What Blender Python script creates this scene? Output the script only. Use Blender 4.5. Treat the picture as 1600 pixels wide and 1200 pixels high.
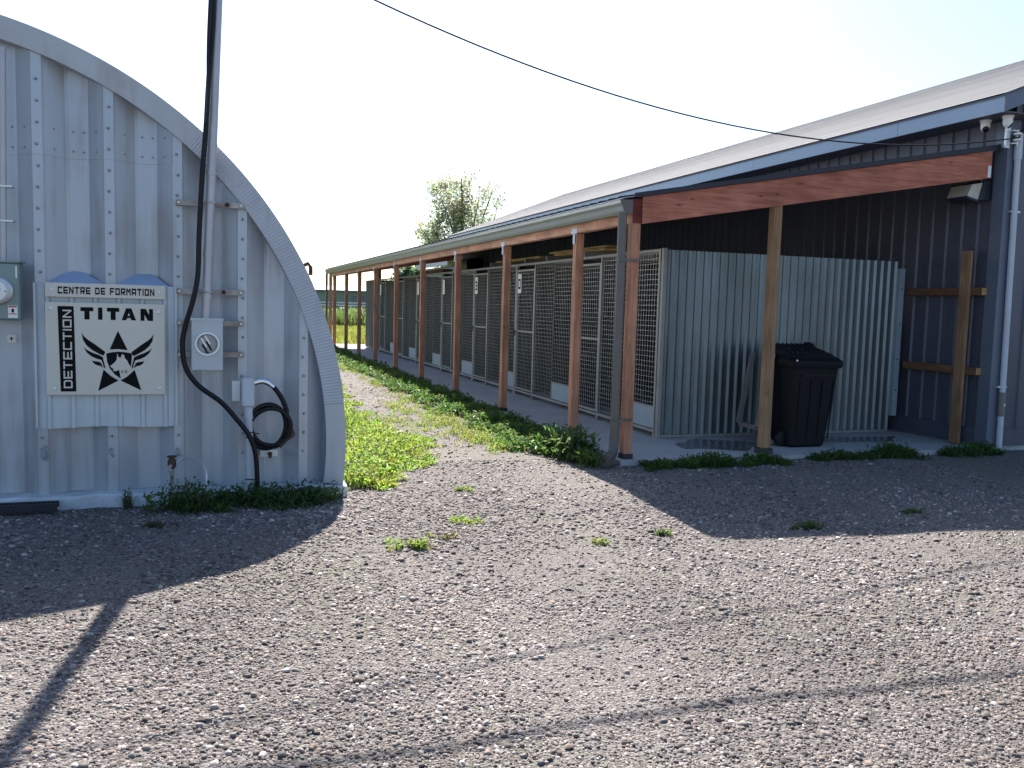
import bpy, math, random
import numpy as np
from mathutils import Matrix, Vector
random.seed(7); RNG = np.random.default_rng(11)
for _o in list(bpy.data.objects): bpy.data.objects.remove(_o)
SC = bpy.context.scene; COL = SC.collection
R = math.radians

# ------------------------------------------------------------------ camera
cam = bpy.data.cameras.new('camera'); camo = bpy.data.objects.new('camera', cam); COL.objects.link(camo)
cam.sensor_fit = 'HORIZONTAL'; cam.sensor_width = 36.0; cam.lens = 36.0*1372/1600
cam.clip_start = 0.05; cam.clip_end = 3000
yaw, pit, rol = R(19.17), R(5.066), R(1.541)
fw = Vector((math.sin(yaw)*math.cos(pit), math.cos(yaw)*math.cos(pit), -math.sin(pit)))
rt = Vector((math.cos(yaw), -math.sin(yaw), 0)); up = rt.cross(fw)
rt2 = rt*math.cos(rol)+up*math.sin(rol); up2 = up*math.cos(rol)-rt*math.sin(rol)
m = Matrix((rt2, up2, -fw)).transposed().to_4x4(); m.translation = (-3.982, -7.907, 1.5)
camo.matrix_world = m
SC.camera = camo
SC.render.resolution_x = 1024; SC.render.resolution_y = 768

# ------------------------------------------------------------------ sky, sun, exposure
SUNV = Vector((0.17, 0.968, 1.0)).normalized()          # towards the sun
elev = math.asin(SUNV.z); azim = math.atan2(SUNV.x, SUNV.y)
W = bpy.data.worlds.new('World'); SC.world = W; W.use_nodes = True
nt = W.node_tree; bg = nt.nodes['Background']
sky = nt.nodes.new('ShaderNodeTexSky'); sky.sky_type = 'NISHITA'; sky.sun_disc = False
sky.sun_elevation = elev; sky.sun_rotation = azim; sky.dust_density = 1.2; sky.air_density = 1.0; sky.ozone_density = 3.0
nt.links.new(sky.outputs[0], bg.inputs[0]); bg.inputs[1].default_value = 0.08
sl = bpy.data.lights.new('sun', 'SUN'); sl.energy = 5.0; sl.angle = R(0.55); sl.color = (1.0, 0.92, 0.82)
so = bpy.data.objects.new('sun', sl); COL.objects.link(so)
so.rotation_euler = (-SUNV).to_track_quat('-Z', 'Y').to_euler(); so.location = (0, 20, 30)
SC.view_settings.view_transform = 'Standard'; SC.view_settings.look = 'None'
SC.view_settings.exposure = 1.55; SC.view_settings.gamma = 1.0; SC.view_settings.use_curve_mapping = False

# ------------------------------------------------------------------ materials
MATS = {}
def mat(name, col, rough=0.6, metal=0.0, var=0.12, scale=6.0, bump=0.0, bscale=40.0, stretch=(1,1,1), col2=None, spec=0.5, streak=0.0):
    if name in MATS: return MATS[name]
    M = bpy.data.materials.new(name); M.use_nodes = True; n = M.node_tree.nodes; l = M.node_tree.links
    b = n['Principled BSDF']; b.inputs['Roughness'].default_value = rough; b.inputs['Metallic'].default_value = metal
    b.inputs['Specular IOR Level'].default_value = spec
    tc = n.new('ShaderNodeTexCoord'); mp = n.new('ShaderNodeMapping'); mp.inputs['Scale'].default_value = stretch
    gm = n.new('ShaderNodeNewGeometry')
    l.new(gm.outputs['Position'], mp.inputs['Vector'])
    no = n.new('ShaderNodeTexNoise'); no.inputs['Scale'].default_value = scale; no.inputs['Detail'].default_value = 6; no.inputs['Roughness'].default_value = 0.65
    l.new(mp.outputs[0], no.inputs['Vector'])
    cr = n.new('ShaderNodeValToRGB'); cr.color_ramp.elements[0].position = 0.3; cr.color_ramp.elements[1].position = 0.72
    c2 = col2 if col2 else tuple(min(1, c*(1+var)) for c in col)
    c1 = tuple(c*(1-var) for c in col)
    cr.color_ramp.elements[0].color = (*c1, 1); cr.color_ramp.elements[1].color = (*c2, 1)
    l.new(no.outputs['Fac'], cr.inputs[0]); cout = cr.outputs[0]
    if streak:
        m3 = n.new('ShaderNodeMapping'); m3.inputs['Scale'].default_value = (14, 14, 0.9); l.new(gm.outputs['Position'], m3.inputs['Vector'])
        s3 = n.new('ShaderNodeTexNoise'); s3.inputs['Scale'].default_value = 1.0; s3.inputs['Detail'].default_value = 5; l.new(m3.outputs[0], s3.inputs['Vector'])
        s4 = n.new('ShaderNodeTexNoise'); s4.inputs['Scale'].default_value = 1.7; s4.inputs['Detail'].default_value = 3; l.new(gm.outputs['Position'], s4.inputs['Vector'])
        mu = n.new('ShaderNodeMath'); mu.operation = 'MULTIPLY'; l.new(s3.outputs['Fac'], mu.inputs[0]); l.new(s4.outputs['Fac'], mu.inputs[1])
        rr = n.new('ShaderNodeMapRange'); rr.inputs[1].default_value = 0.26; rr.inputs[2].default_value = 0.42; rr.inputs[4].default_value = streak; l.new(mu.outputs[0], rr.inputs[0])
        mxx = n.new('ShaderNodeMix'); mxx.data_type = 'RGBA'; l.new(rr.outputs[0], mxx.inputs[0]); l.new(cout, mxx.inputs[6]); mxx.inputs[7].default_value = (col[0]*0.62, col[1]*0.54, col[2]*0.46, 1); cout = mxx.outputs[2]
    l.new(cout, b.inputs['Base Color'])
    mr = n.new('ShaderNodeMapRange'); mr.inputs[3].default_value = max(0.02, rough-0.1); mr.inputs[4].default_value = min(1, rough+0.12)
    l.new(no.outputs['Fac'], mr.inputs[0]); l.new(mr.outputs[0], b.inputs['Roughness'])
    if bump:
        n2 = n.new('ShaderNodeTexNoise'); n2.inputs['Scale'].default_value = bscale; n2.inputs['Detail'].default_value = 5
        l.new(mp.outputs[0], n2.inputs['Vector'])
        bp = n.new('ShaderNodeBump'); bp.inputs['Strength'].default_value = bump; bp.inputs['Distance'].default_value = 0.01
        l.new(n2.outputs['Fac'], bp.inputs['Height']); l.new(bp.outputs[0], b.inputs['Normal'])
    MATS[name] = M; return M

def wood(name, c1, c2, axis, rough=0.75):
    """grain running along world axis; knots from a coarse voronoi"""
    M = bpy.data.materials.new(name); M.use_nodes = True; n = M.node_tree.nodes; l = M.node_tree.links
    b = n['Principled BSDF']; b.inputs['Roughness'].default_value = rough; b.inputs['Specular IOR Level'].default_value = 0.25
    gm = n.new('ShaderNodeNewGeometry'); oi = n.new('ShaderNodeObjectInfo')
    mp = n.new('ShaderNodeMapping'); s = [22, 22, 22]; s[axis] = 1.6; mp.inputs['Scale'].default_value = s
    ad = n.new('ShaderNodeVectorMath'); ad.operation = 'MULTIPLY_ADD'; ad.inputs[1].default_value = (1,1,1)
    l.new(gm.outputs['Position'], ad.inputs[0])
    cmb = n.new('ShaderNodeCombineXYZ')
    l.new(oi.outputs['Random'], cmb.inputs[0]); l.new(oi.outputs['Random'], cmb.inputs[1]); l.new(oi.outputs['Random'], cmb.inputs[2])
    l.new(cmb.outputs[0], ad.inputs[2]); l.new(ad.outputs[0], mp.inputs['Vector'])
    no = n.new('ShaderNodeTexNoise'); no.inputs['Scale'].default_value = 1.6; no.inputs['Detail'].default_value = 7; no.inputs['Distortion'].default_value = 0.9
    l.new(mp.outputs[0], no.inputs['Vector'])
    cr = n.new('ShaderNodeValToRGB'); cr.color_ramp.elements[0].position = 0.28; cr.color_ramp.elements[1].position = 0.7
    cr.color_ramp.elements[0].color = (*c1, 1); cr.color_ramp.elements[1].color = (*c2, 1); l.new(no.outputs['Fac'], cr.inputs[0])
    # knots
    vo = n.new('ShaderNodeTexVoronoi'); vo.inputs['Scale'].default_value = 1.0
    mp2 = n.new('ShaderNodeMapping'); s2 = [7, 7, 7]; s2[axis] = 3.2; mp2.inputs['Scale'].default_value = s2
    l.new(ad.outputs[0], mp2.inputs['Vector']); l.new(mp2.outputs[0], vo.inputs['Vector'])
    kr = n.new('ShaderNodeValToRGB'); kr.color_ramp.elements[0].position = 0.03; kr.color_ramp.elements[1].position = 0.12
    kr.color_ramp.elements[0].color = (0.42, 0.36, 0.34, 1); kr.color_ramp.elements[1].color = (1, 1, 1, 1); l.new(vo.outputs['Distance'], kr.inputs[0])
    # broad blotches of stain
    n3 = n.new('ShaderNodeTexNoise'); n3.inputs['Scale'].default_value = 2.3; n3.inputs['Detail'].default_value = 4; l.new(ad.outputs[0], n3.inputs['Vector'])
    br = n.new('ShaderNodeMapRange'); br.inputs[1].default_value = 0.3; br.inputs[2].default_value = 0.7; br.inputs[3].default_value = 0.72; br.inputs[4].default_value = 1.18
    l.new(n3.outputs['Fac'], br.inputs[0])
    mx = n.new('ShaderNodeMix'); mx.data_type = 'RGBA'; mx.blend_type = 'MULTIPLY'; mx.inputs[0].default_value = 1
    l.new(cr.outputs[0], mx.inputs[6]); l.new(kr.outputs[0], mx.inputs[7])
    m2 = n.new('ShaderNodeMix'); m2.data_type = 'RGBA'; m2.blend_type = 'MULTIPLY'; m2.inputs[0].default_value = 1
    l.new(mx.outputs[2], m2.inputs[6]); l.new(br.outputs[0], m2.inputs[7]); l.new(m2.outputs[2], b.inputs['Base Color'])
    bp = n.new('ShaderNodeBump'); bp.inputs['Strength'].default_value = 0.25; bp.inputs['Distance'].default_value = 0.004
    l.new(no.outputs['Fac'], bp.inputs['Height']); l.new(bp.outputs[0], b.inputs['Normal'])
    MATS[name] = M; return M

def leafmat(name, trans=0.45, rough=0.5):
    M = bpy.data.materials.new(name); M.use_nodes = True; n = M.node_tree.nodes; l = M.node_tree.links
    b = n['Principled BSDF']; b.inputs['Roughness'].default_value = rough; b.inputs['Specular IOR Level'].default_value = 0.35
    at = n.new('ShaderNodeAttribute'); at.attribute_name = 'col'
    l.new(at.outputs['Color'], b.inputs['Base Color'])
    tr = n.new('ShaderNodeBsdfTranslucent'); hs = n.new('ShaderNodeHueSaturation'); hs.inputs['Hue'].default_value = 0.485; hs.inputs['Value'].default_value = 1.7; hs.inputs['Saturation'].default_value = 1.05
    l.new(at.outputs['Color'], hs.inputs['Color']); l.new(hs.outputs[0], tr.inputs['Color'])
    mx = n.new('ShaderNodeMixShader'); mx.inputs[0].default_value = trans
    l.new(b.outputs[0], mx.inputs[1]); l.new(tr.outputs[0], mx.inputs[2]); l.new(mx.outputs[0], n['Material Output'].inputs[0])
    MATS[name] = M; return M

def stonemat():
    M = bpy.data.materials.new('gravel_stone'); M.use_nodes = True; n = M.node_tree.nodes; l = M.node_tree.links
    b = n['Principled BSDF']; b.inputs['Roughness'].default_value = 0.8; b.inputs['Specular IOR Level'].default_value = 0.4
    at = n.new('ShaderNodeAttribute'); at.attribute_name = 'col'; l.new(at.outputs['Color'], b.inputs['Base Color'])
    MATS['gravel_stone'] = M; return M

def groundmat():
    M = bpy.data.materials.new('gravel_ground'); M.use_nodes = True; n = M.node_tree.nodes; l = M.node_tree.links
    b = n['Principled BSDF']; b.inputs['Roughness'].default_value = 0.85; b.inputs['Specular IOR Level'].default_value = 0.3
    gm = n.new('ShaderNodeNewGeometry')
    def noise(s, d=5, r=0.6):
        x = n.new('ShaderNodeTexNoise'); x.inputs['Scale'].default_value = s; x.inputs['Detail'].default_value = d; x.inputs['Roughness'].default_value = r
        l.new(gm.outputs['Position'], x.inputs['Vector']); return x
    def voro(s, f='F1'):
        x = n.new('ShaderNodeTexVoronoi'); x.inputs['Scale'].default_value = s; x.feature = f; l.new(gm.outputs['Position'], x.inputs['Vector']); return x
    def ramp(src, stops):
        r = n.new('ShaderNodeValToRGB'); e = r.color_ramp.elements
        while len(e) < len(stops): e.new(0.5)
        for i, (p, c) in enumerate(stops): e[i].position = p; e[i].color = (*c, 1)
        l.new(src, r.inputs[0]); return r
    def mix(f, a, c, bt='MIX'):
        x = n.new('ShaderNodeMix'); x.data_type = 'RGBA'; x.blend_type = bt
        if isinstance(f, float): x.inputs[0].default_value = f
        else: l.new(f, x.inputs[0])
        l.new(a, x.inputs[6]); l.new(c, x.inputs[7]); return x.outputs[2]
    v1 = voro(75); v2 = voro(190)
    sep = n.new('ShaderNodeSeparateColor'); l.new(v1.outputs['Color'], sep.inputs[0])
    sep2 = n.new('ShaderNodeSeparateColor'); l.new(v2.outputs['Color'], sep2.inputs[0])
    st = [(0.0, (0.044,0.040,0.039)), (0.35, (0.105,0.095,0.092)), (0.7, (0.168,0.153,0.148)), (1.0, (0.33,0.308,0.30))]
    c1 = ramp(sep.outputs[0], st); c2 = ramp(sep2.outputs[0], st)
    patch = noise(1.1, 4); pr_ = n.new('ShaderNodeMapRange'); pr_.inputs[1].default_value = 0.35; pr_.inputs[2].default_value = 0.65; l.new(patch.outputs['Fac'], pr_.inputs[0])
    g = mix(pr_.outputs[0], c1.outputs[0], c2.outputs[0])
    big = noise(0.45, 5); bm = n.new('ShaderNodeMapRange'); bm.inputs[1].default_value = 0.3; bm.inputs[2].default_value = 0.7; bm.inputs[3].default_value = 0.78; bm.inputs[4].default_value = 1.15
    l.new(big.outputs['Fac'], bm.inputs[0]); g = mix(1.0, g, bm.outputs[0], 'MULTIPLY')
    # meadow beyond the yard
    sx = n.new('ShaderNodeSeparateXYZ'); l.new(gm.outputs['Position'], sx.inputs[0])
    fy = n.new('ShaderNodeMapRange'); fy.inputs[1].default_value = 24.0; fy.inputs[2].default_value = 26.5; l.new(sx.outputs[1], fy.inputs[0])
    edge = noise(0.8, 4); ad = n.new('ShaderNodeMath'); ad.operation = 'ADD'; l.new(fy.outputs[0], ad.inputs[0])
    e2 = n.new('ShaderNodeMath'); e2.operation = 'SUBTRACT'; e2.inputs[1].default_value = 0.5; l.new(edge.outputs['Fac'], e2.inputs[0]); l.new(e2.outputs[0], ad.inputs[1])
    cl = n.new('ShaderNodeClamp'); l.new(ad.outputs[0], cl.inputs[0])
    gn = noise(3.0, 6); gr = ramp(gn.outputs['Fac'], [(0.3, (0.055,0.085,0.02)), (0.7, (0.11,0.15,0.035))])
    g = mix(cl.outputs[0], g, gr.outputs[0])
    l.new(g, b.inputs['Base Color'])
    # relief
    hm = n.new('ShaderNodeMath'); hm.operation = 'MULTIPLY_ADD'; hm.inputs[1].default_value = 0.35; l.new(v2.outputs['Distance'], hm.inputs[0]); l.new(v1.outputs['Distance'], hm.inputs[2])
    n5 = noise(30, 6); h2 = n.new('ShaderNodeMath'); h2.operation = 'SUBTRACT'; l.new(n5.outputs['Fac'], h2.inputs[0]); l.new(hm.outputs[0], h2.inputs[1])
    bp = n.new('ShaderNodeBump'); bp.inputs['Strength'].default_value = 0.9; bp.inputs['Distance'].default_value = 0.012
    l.new(h2.outputs[0], bp.inputs['Height']); l.new(bp.outputs[0], b.inputs['Normal'])
    MATS['ground'] = M; return M

groundmat(); stonemat(); leafmat('leaf', 0.5); leafmat('tree_leaf', 0.45)
mat('hut_steel', (0.43,0.465,0.51), 0.42, 0.35, 0.10, 1.6, 0.08, 9, (1,1,0.25), streak=0.55)
mat('hut_trim', (0.40,0.44,0.49), 0.42, 0.35, 0.10, 2.0, streak=0.4)
mat('pale_sheet', (0.52,0.575,0.61), 0.45, 0.15, 0.08, 2.0, 0.05, 8, (1,1,0.3), streak=0.35)
mat('flashing_blue', (0.33,0.43,0.60), 0.4, 0.3, 0.08, 5.0)
mat('sill_concrete', (0.50,0.54,0.58), 0.9, 0, 0.3, 5.0, 0.5, 30)
mat('slab', (0.33,0.34,0.35), 0.85, 0, 0.14, 1.4, 0.25, 60)
mat('wet_slab', (0.085,0.09,0.10), 0.25, 0, 0.2, 3.0)
mat('sign_cream', (0.63,0.605,0.525), 0.45, 0, 0.03, 2.0)
mat('ink', (0.007,0.007,0.008), 0.7, 0, 0.1, 5.0, spec=0.12)
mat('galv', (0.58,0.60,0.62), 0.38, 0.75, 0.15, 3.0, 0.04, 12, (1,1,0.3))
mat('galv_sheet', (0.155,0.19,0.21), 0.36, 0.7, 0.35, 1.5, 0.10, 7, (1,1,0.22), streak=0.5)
mat('screw_zinc', (0.30,0.32,0.35), 0.5, 0.5, 0.2, 30.0)
mat('sealant', (0.26,0.28,0.30), 0.8, 0, 0.5, 60.0)
mat('cap_zinc', (0.36,0.39,0.42), 0.5, 0.2, 0.2, 20.0)
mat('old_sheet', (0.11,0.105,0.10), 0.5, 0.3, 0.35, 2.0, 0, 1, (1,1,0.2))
mat('mast_steel', (0.44,0.44,0.46), 0.45, 0.4, 0.12, 4.0)
mat('rust_strut', (0.27,0.20,0.15), 0.6, 0.3, 0.25, 9.0, 0, 1, (1,1,1), (0.50,0.49,0.47))
mat('rust', (0.08,0.042,0.03), 0.85, 0.1, 0.4, 30.0)
mat('rubber', (0.007,0.007,0.010), 0.5, 0, 0.3, 20.0, spec=0.3)
mat('black_plastic', (0.006,0.0065,0.009), 0.55, 0, 0.25, 3.0, 0.1, 90, spec=0.22)
mat('lid_plastic', (0.012,0.012,0.015), 0.5, 0, 0.2, 5.0, spec=0.3)
mat('grey_plastic', (0.17,0.16,0.155), 0.6, 0, 0.2, 6.0)
mat('meter_green', (0.20,0.27,0.26), 0.45, 0.2, 0.1, 4.0)
mat('box_grey', (0.44,0.48,0.52), 0.45, 0.2, 0.07, 4.0)
mat('chrome', (0.75,0.77,0.8), 0.2, 0.95, 0.1, 8.0)
mat('pvc', (0.46,0.50,0.56), 0.45, 0, 0.08, 4.0)
mat('white_plastic', (0.80,0.80,0.79), 0.4, 0, 0.04, 4.0)
mat('lens_black', (0.006,0.006,0.008), 0.1, 0, 0.1, 4.0)
mat('glass_grey', (0.30,0.31,0.30), 0.12, 0, 0.3, 9.0)
mat('label_red', (0.55,0.04,0.03), 0.5, 0, 0.1, 9.0)
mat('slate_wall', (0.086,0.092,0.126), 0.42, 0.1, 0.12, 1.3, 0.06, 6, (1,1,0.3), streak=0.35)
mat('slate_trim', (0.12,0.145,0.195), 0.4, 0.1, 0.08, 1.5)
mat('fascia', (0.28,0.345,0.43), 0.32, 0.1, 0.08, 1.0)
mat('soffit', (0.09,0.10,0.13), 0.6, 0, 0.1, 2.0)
mat('shingle', (0.195,0.20,0.212), 0.85, 0, 0.35, 5.0, 0.2, 20, (1,0.05,1))
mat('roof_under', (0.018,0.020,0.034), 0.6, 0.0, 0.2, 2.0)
mat('gutter', (0.21,0.225,0.21), 0.4, 0.15, 0.08, 2.0)
mat('downspout', (0.115,0.105,0.096), 0.42, 0.15, 0.1, 2.0)
mat('wire', (0.52,0.51,0.48), 0.45, 0.4, 0.2, 9.0)
mat('frame_steel', (0.28,0.275,0.26), 0.55, 0.3, 0.2, 5.0)
mat('hatch', (0.29,0.36,0.41), 0.5, 0.1, 0.12, 3.0)
mat('divider', (0.045,0.048,0.054), 0.5, 0.3, 0.25, 2.0)
mat('lamp_glass', (0.55,0.52,0.45), 0.35, 0, 0.15, 12.0)
mat('lamp_body', (0.035,0.045,0.06), 0.5, 0.2, 0.1, 4.0)
mat('bark', (0.10,0.08,0.06), 0.9, 0, 0.3, 12.0, 0.6, 30)
mat('barn_green', (0.22,0.28,0.25), 0.6, 0.1, 0.1, 0.4)
mat('barn_roof', (0.16,0.19,0.18), 0.5, 0.1, 0.1, 0.4)
mat('barn_glass', (0.10,0.14,0.18), 0.2, 0, 0.1, 1.0)
mat('white_paint', (0.78,0.78,0.76), 0.6, 0, 0.06, 3.0)
mat('pale_rock', (0.60,0.54,0.45), 0.8, 0, 0.2, 30.0, 0.4, 60)
mat('black_iron', (0.03,0.032,0.04), 0.55, 0.3, 0.2, 10.0)
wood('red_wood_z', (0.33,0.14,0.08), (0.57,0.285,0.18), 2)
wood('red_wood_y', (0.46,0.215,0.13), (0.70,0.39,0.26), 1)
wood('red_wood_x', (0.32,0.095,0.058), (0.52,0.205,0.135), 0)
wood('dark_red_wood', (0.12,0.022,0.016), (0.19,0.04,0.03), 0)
wood('brown_wood_z', (0.20,0.115,0.06), (0.36,0.22,0.125), 2)
wood('brown_wood_y', (0.11,0.055,0.030), (0.20,0.105,0.06), 1)
wood('yellow_wood', (0.40,0.25,0.09), (0.62,0.42,0.18), 1)
wood('end_grain', (0.38,0.22,0.09), (0.52,0.33,0.15), 0)

# ------------------------------------------------------------------ mesh helpers
class MB:
    def __init__(s): s.v = []; s.f = []
    def poly(s, pts, faces):
        b = len(s.v); s.v += [tuple(p) for p in pts]; s.f += [tuple(i+b for i in f) for f in faces]; return s
    def box(s, x0, x1, y0, y1, z0, z1):
        x0,x1 = sorted((x0,x1)); y0,y1 = sorted((y0,y1)); z0,z1 = sorted((z0,z1))
        return s.poly([(x0,y0,z0),(x1,y0,z0),(x1,y1,z0),(x0,y1,z0),(x0,y0,z1),(x1,y0,z1),(x1,y1,z1),(x0,y1,z1)],
            [(0,3,2,1),(4,5,6,7),(0,1,5,4),(1,2,6,5),(2,3,7,6),(3,0,4,7)])
    def bbox(s, x0, x1, y0, y1, z0, z1, c=0.004):
        """box with chamfered vertical, horizontal edges (all 12) via 24 verts"""
        x0,x1 = sorted((x0,x1)); y0,y1 = sorted((y0,y1)); z0,z1 = sorted((z0,z1))
        V = []; idx = {}
        for ix,(x,sx) in enumerate(((x0,1),(x1,-1))):
            for iy,(y,sy) in enumerate(((y0,1),(y1,-1))):
                for iz,(z,sz) in enumerate(((z0,1),(z1,-1))):
                    for a in range(3):
                        p = [x+sx*c, y+sy*c, z+sz*c]; p[a] = (x,y,z)[a]
                        idx[(ix,iy,iz,a)] = len(V); V.append(tuple(p))
        F = []
        g = lambda a,b,c_,k: idx[(a,b,c_,k)]
        F.append((g(0,0,0,0),g(0,0,1,0),g(0,1,1,0),g(0,1,0,0))); F.append((g(1,0,0,0),g(1,1,0,0),g(1,1,1,0),g(1,0,1,0)))
        F.append((g(0,0,0,1),g(1,0,0,1),g(1,0,1,1),g(0,0,1,1))); F.append((g(0,1,0,1),g(0,1,1,1),g(1,1,1,1),g(1,1,0,1)))
        F.append((g(0,0,0,2),g(0,1,0,2),g(1,1,0,2),g(1,0,0,2))); F.append((g(0,0,1,2),g(1,0,1,2),g(1,1,1,2),g(0,1,1,2)))
        for i in (0,1):
            for j in (0,1):
                F.append((g(i,j,0,0),g(i,j,1,0),g(i,j,1,1),g(i,j,0,1)))
                F.append((g(i,0,j,0),g(i,1,j,0),g(i,1,j,2),g(i,0,j,2)))
                F.append((g(0,i,j,1),g(1,i,j,1),g(1,i,j,2),g(0,i,j,2)))
                for k in (0,1): F.append((g(i,j,k,0),g(i,j,k,1),g(i,j,k,2)))
        return s.poly(V, F)
    def prism(s, pts, d):
        """closed polygon pts (3D, planar) extruded by vector d"""
        n = len(pts); q = [tuple(a+b for a,b in zip(p,d)) for p in pts]
        return s.poly(list(pts)+q, [tuple(range(n))[::-1], tuple(range(n,2*n))]+[(i,(i+1)%n,n+(i+1)%n,n+i) for i in range(n)])
    def tube(s, path, r, n=10, cap=True):
        P = [Vector(p) for p in path]; rs = r if isinstance(r,(list,tuple)) else [r]*len(P)
        V = []; F = []; prev = None
        for i,p in enumerate(P):
            t = (P[min(i+1,len(P)-1)]-P[max(i-1,0)]).normalized()
            if prev is None:
                a = Vector((0,0,1)) if abs(t.z) < 0.9 else Vector((1,0,0)); u = t.cross(a).normalized()
            else:
                u = (prev - t*prev.dot(t)).normalized()
            prev = u; w = t.cross(u)
            for k in range(n):
                q = 2*math.pi*k/n; V.append(tuple(p+(u*math.cos(q)+w*math.sin(q))*rs[i]))
        for i in range(len(P)-1):
            for k in range(n): F.append((i*n+k, i*n+(k+1)%n, (i+1)*n+(k+1)%n, (i+1)*n+k))
        if cap: F += [tuple(range(n))[::-1], tuple(range((len(P)-1)*n, len(P)*n))]
        return s.poly(V, F)
    def lathe(s, prof, origin, axis, n=20):
        """prof: list of (radius, distance along axis)"""
        ax = Vector(axis).normalized(); a = Vector((0,0,1)) if abs(ax.z) < 0.9 else Vector((1,0,0)); u = ax.cross(a).normalized(); w = ax.cross(u)
        O = Vector(origin); V = []; F = []
        for r,d in prof:
            for k in range(n):
                q = 2*math.pi*k/n; V.append(tuple(O+ax*d+(u*math.cos(q)+w*math.sin(q))*r))
        for i in range(len(prof)-1):
            for k in range(n): F.append((i*n+k, i*n+(k+1)%n, (i+1)*n+(k+1)%n, (i+1)*n+k))
        F += [tuple(range(n))[::-1], tuple(range((len(prof)-1)*n, len(prof)*n))]
        return s.poly(V, F)
    def build(s, name, material, parent=None, smooth=False, off=None):
        me = bpy.data.meshes.new(name)
        o0 = Vector((0,0,0))
        q = parent
        while q is not None: o0 = o0 + Vector(q.location); q = q.parent
        if off is not None: o0 = Vector(off)
        me.from_pydata([(x-o0.x, y-o0.y, z-o0.z) for x,y,z in s.v], [], s.f)
        me.materials.append(MATS[material] if isinstance(material, str) else material)
        import bmesh
        bm = bmesh.new(); bm.from_mesh(me); bmesh.ops.recalc_face_normals(bm, faces=bm.faces); bm.to_mesh(me); bm.free()
        if smooth:
            me.polygons.foreach_set('use_smooth', [True]*len(me.polygons)); me.set_sharp_from_angle(angle=R(35))
        o = bpy.data.objects.new(name, me); COL.objects.link(o)
        if off is not None: o.location = off
        if parent is not None: o.parent = parent
        return o
def tag(o, label, cat, group=None):
    o['label'] = label; o['category'] = cat
    if group: o['group'] = group
    return o
def thing(name, label, cat, loc=(0,0,0), group=None):
    o = bpy.data.objects.new(name, None); COL.objects.link(o); o.location = loc; o.empty_display_size = 0.1
    return tag(o, label, cat, group)
def structure(o): o['kind'] = 'structure'; return o
def stuff(o, label=None):
    o['kind'] = 'stuff'
    if label: o['label'] = label
    return o
def dup(o, parent, d=(0,0,0), deep=True):
    c = o.copy(); COL.objects.link(c); c.parent = parent
    c.location = Vector(o.location)+Vector(d)
    if deep:
        for ch in list(o.children): dup(ch, c)
    return c
def numesh(name, V, tris, material, cols=None, parent=None):
    me = bpy.data.meshes.new(name); nv = len(V); nf = len(tris)
    me.vertices.add(nv); me.vertices.foreach_set('co', np.asarray(V, np.float32).ravel())
    me.loops.add(nf*3); me.loops.foreach_set('vertex_index', np.asarray(tris, np.int32).ravel())
    me.polygons.add(nf); me.polygons.foreach_set('loop_start', np.arange(0, nf*3, 3, dtype=np.int32))
    me.polygons.foreach_set('loop_total', np.full(nf, 3, np.int32))
    if cols is not None:
        a = me.color_attributes.new('col', 'FLOAT_COLOR', 'POINT')
        a.data.foreach_set('color', np.c_[cols, np.ones(nv)].astype(np.float32).ravel())
    me.update(calc_edges=True); me.materials.append(MATS[material])
    o = bpy.data.objects.new(name, me); COL.objects.link(o)
    if parent is not None: o.parent = parent
    return o

# ------------------------------------------------------------------ ground
def gz(x, y):
    x = np.asarray(x, float); y = np.asarray(y, float)
    t = np.interp(x, [-9,-4.9,-3.7,-0.7,1,6], [0.12,0.09,0.0,-0.085,-0.06,-0.05])
    s = np.clip((-1.1-y)/1.5, 0, 1); s = s*s*(3-2*s)
    z = -0.045*(1-s)+t*s
    far = np.clip((y-26)/30, 0, 1)
    z = z + 0.008*np.sin(2.1*x+0.7*y)*np.sin(1.7*y-0.4*x) + 0.005*np.sin(5.3*x-2.2*y+1)*np.sin(4.1*y+1.9*x)
    tr = -0.006*np.exp(-((y+3.95-0.03*x)/0.12)**2) - 0.005*np.exp(-((y+5.45-0.05*x)/0.16)**2)  # wheel ruts
    tr = tr*np.clip((x+3.2)/1.5, 0, 1)
    inside = np.clip((np.minimum(x+0.1, y+0.12))/0.15, 0, 1)*np.clip((26-y)/2, 0, 1)   # under the slab
    return z+tr-0.05*inside-0.02*far
xs = np.unique(np.r_[np.linspace(-600,-14,14), np.linspace(-14,-7,15), np.arange(-7,5.01,0.06), np.linspace(5,14,19), np.linspace(14,600,14)])
ys = np.unique(np.r_[np.linspace(-300,-12,8), np.linspace(-12,-6.5,12), np.arange(-6.5,1.0,0.06), np.linspace(1,30,117), np.linspace(30,1500,26)])
GX, GY = np.meshgrid(xs, ys); V = np.c_[GX.ravel(), GY.ravel(), gz(GX, GY).ravel()]
nx, ny = len(xs), len(ys); a = (np.arange(ny-1)[:,None]*nx+np.arange(nx-1)[None]).ravel()
g = numesh('ground', V, np.r_[np.c_[a,a+1,a+nx+1], np.c_[a,a+nx+1,a+nx]], 'ground'); structure(g)
g.data.polygons.foreach_set('use_smooth', [True]*len(g.data.polygons))

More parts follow.
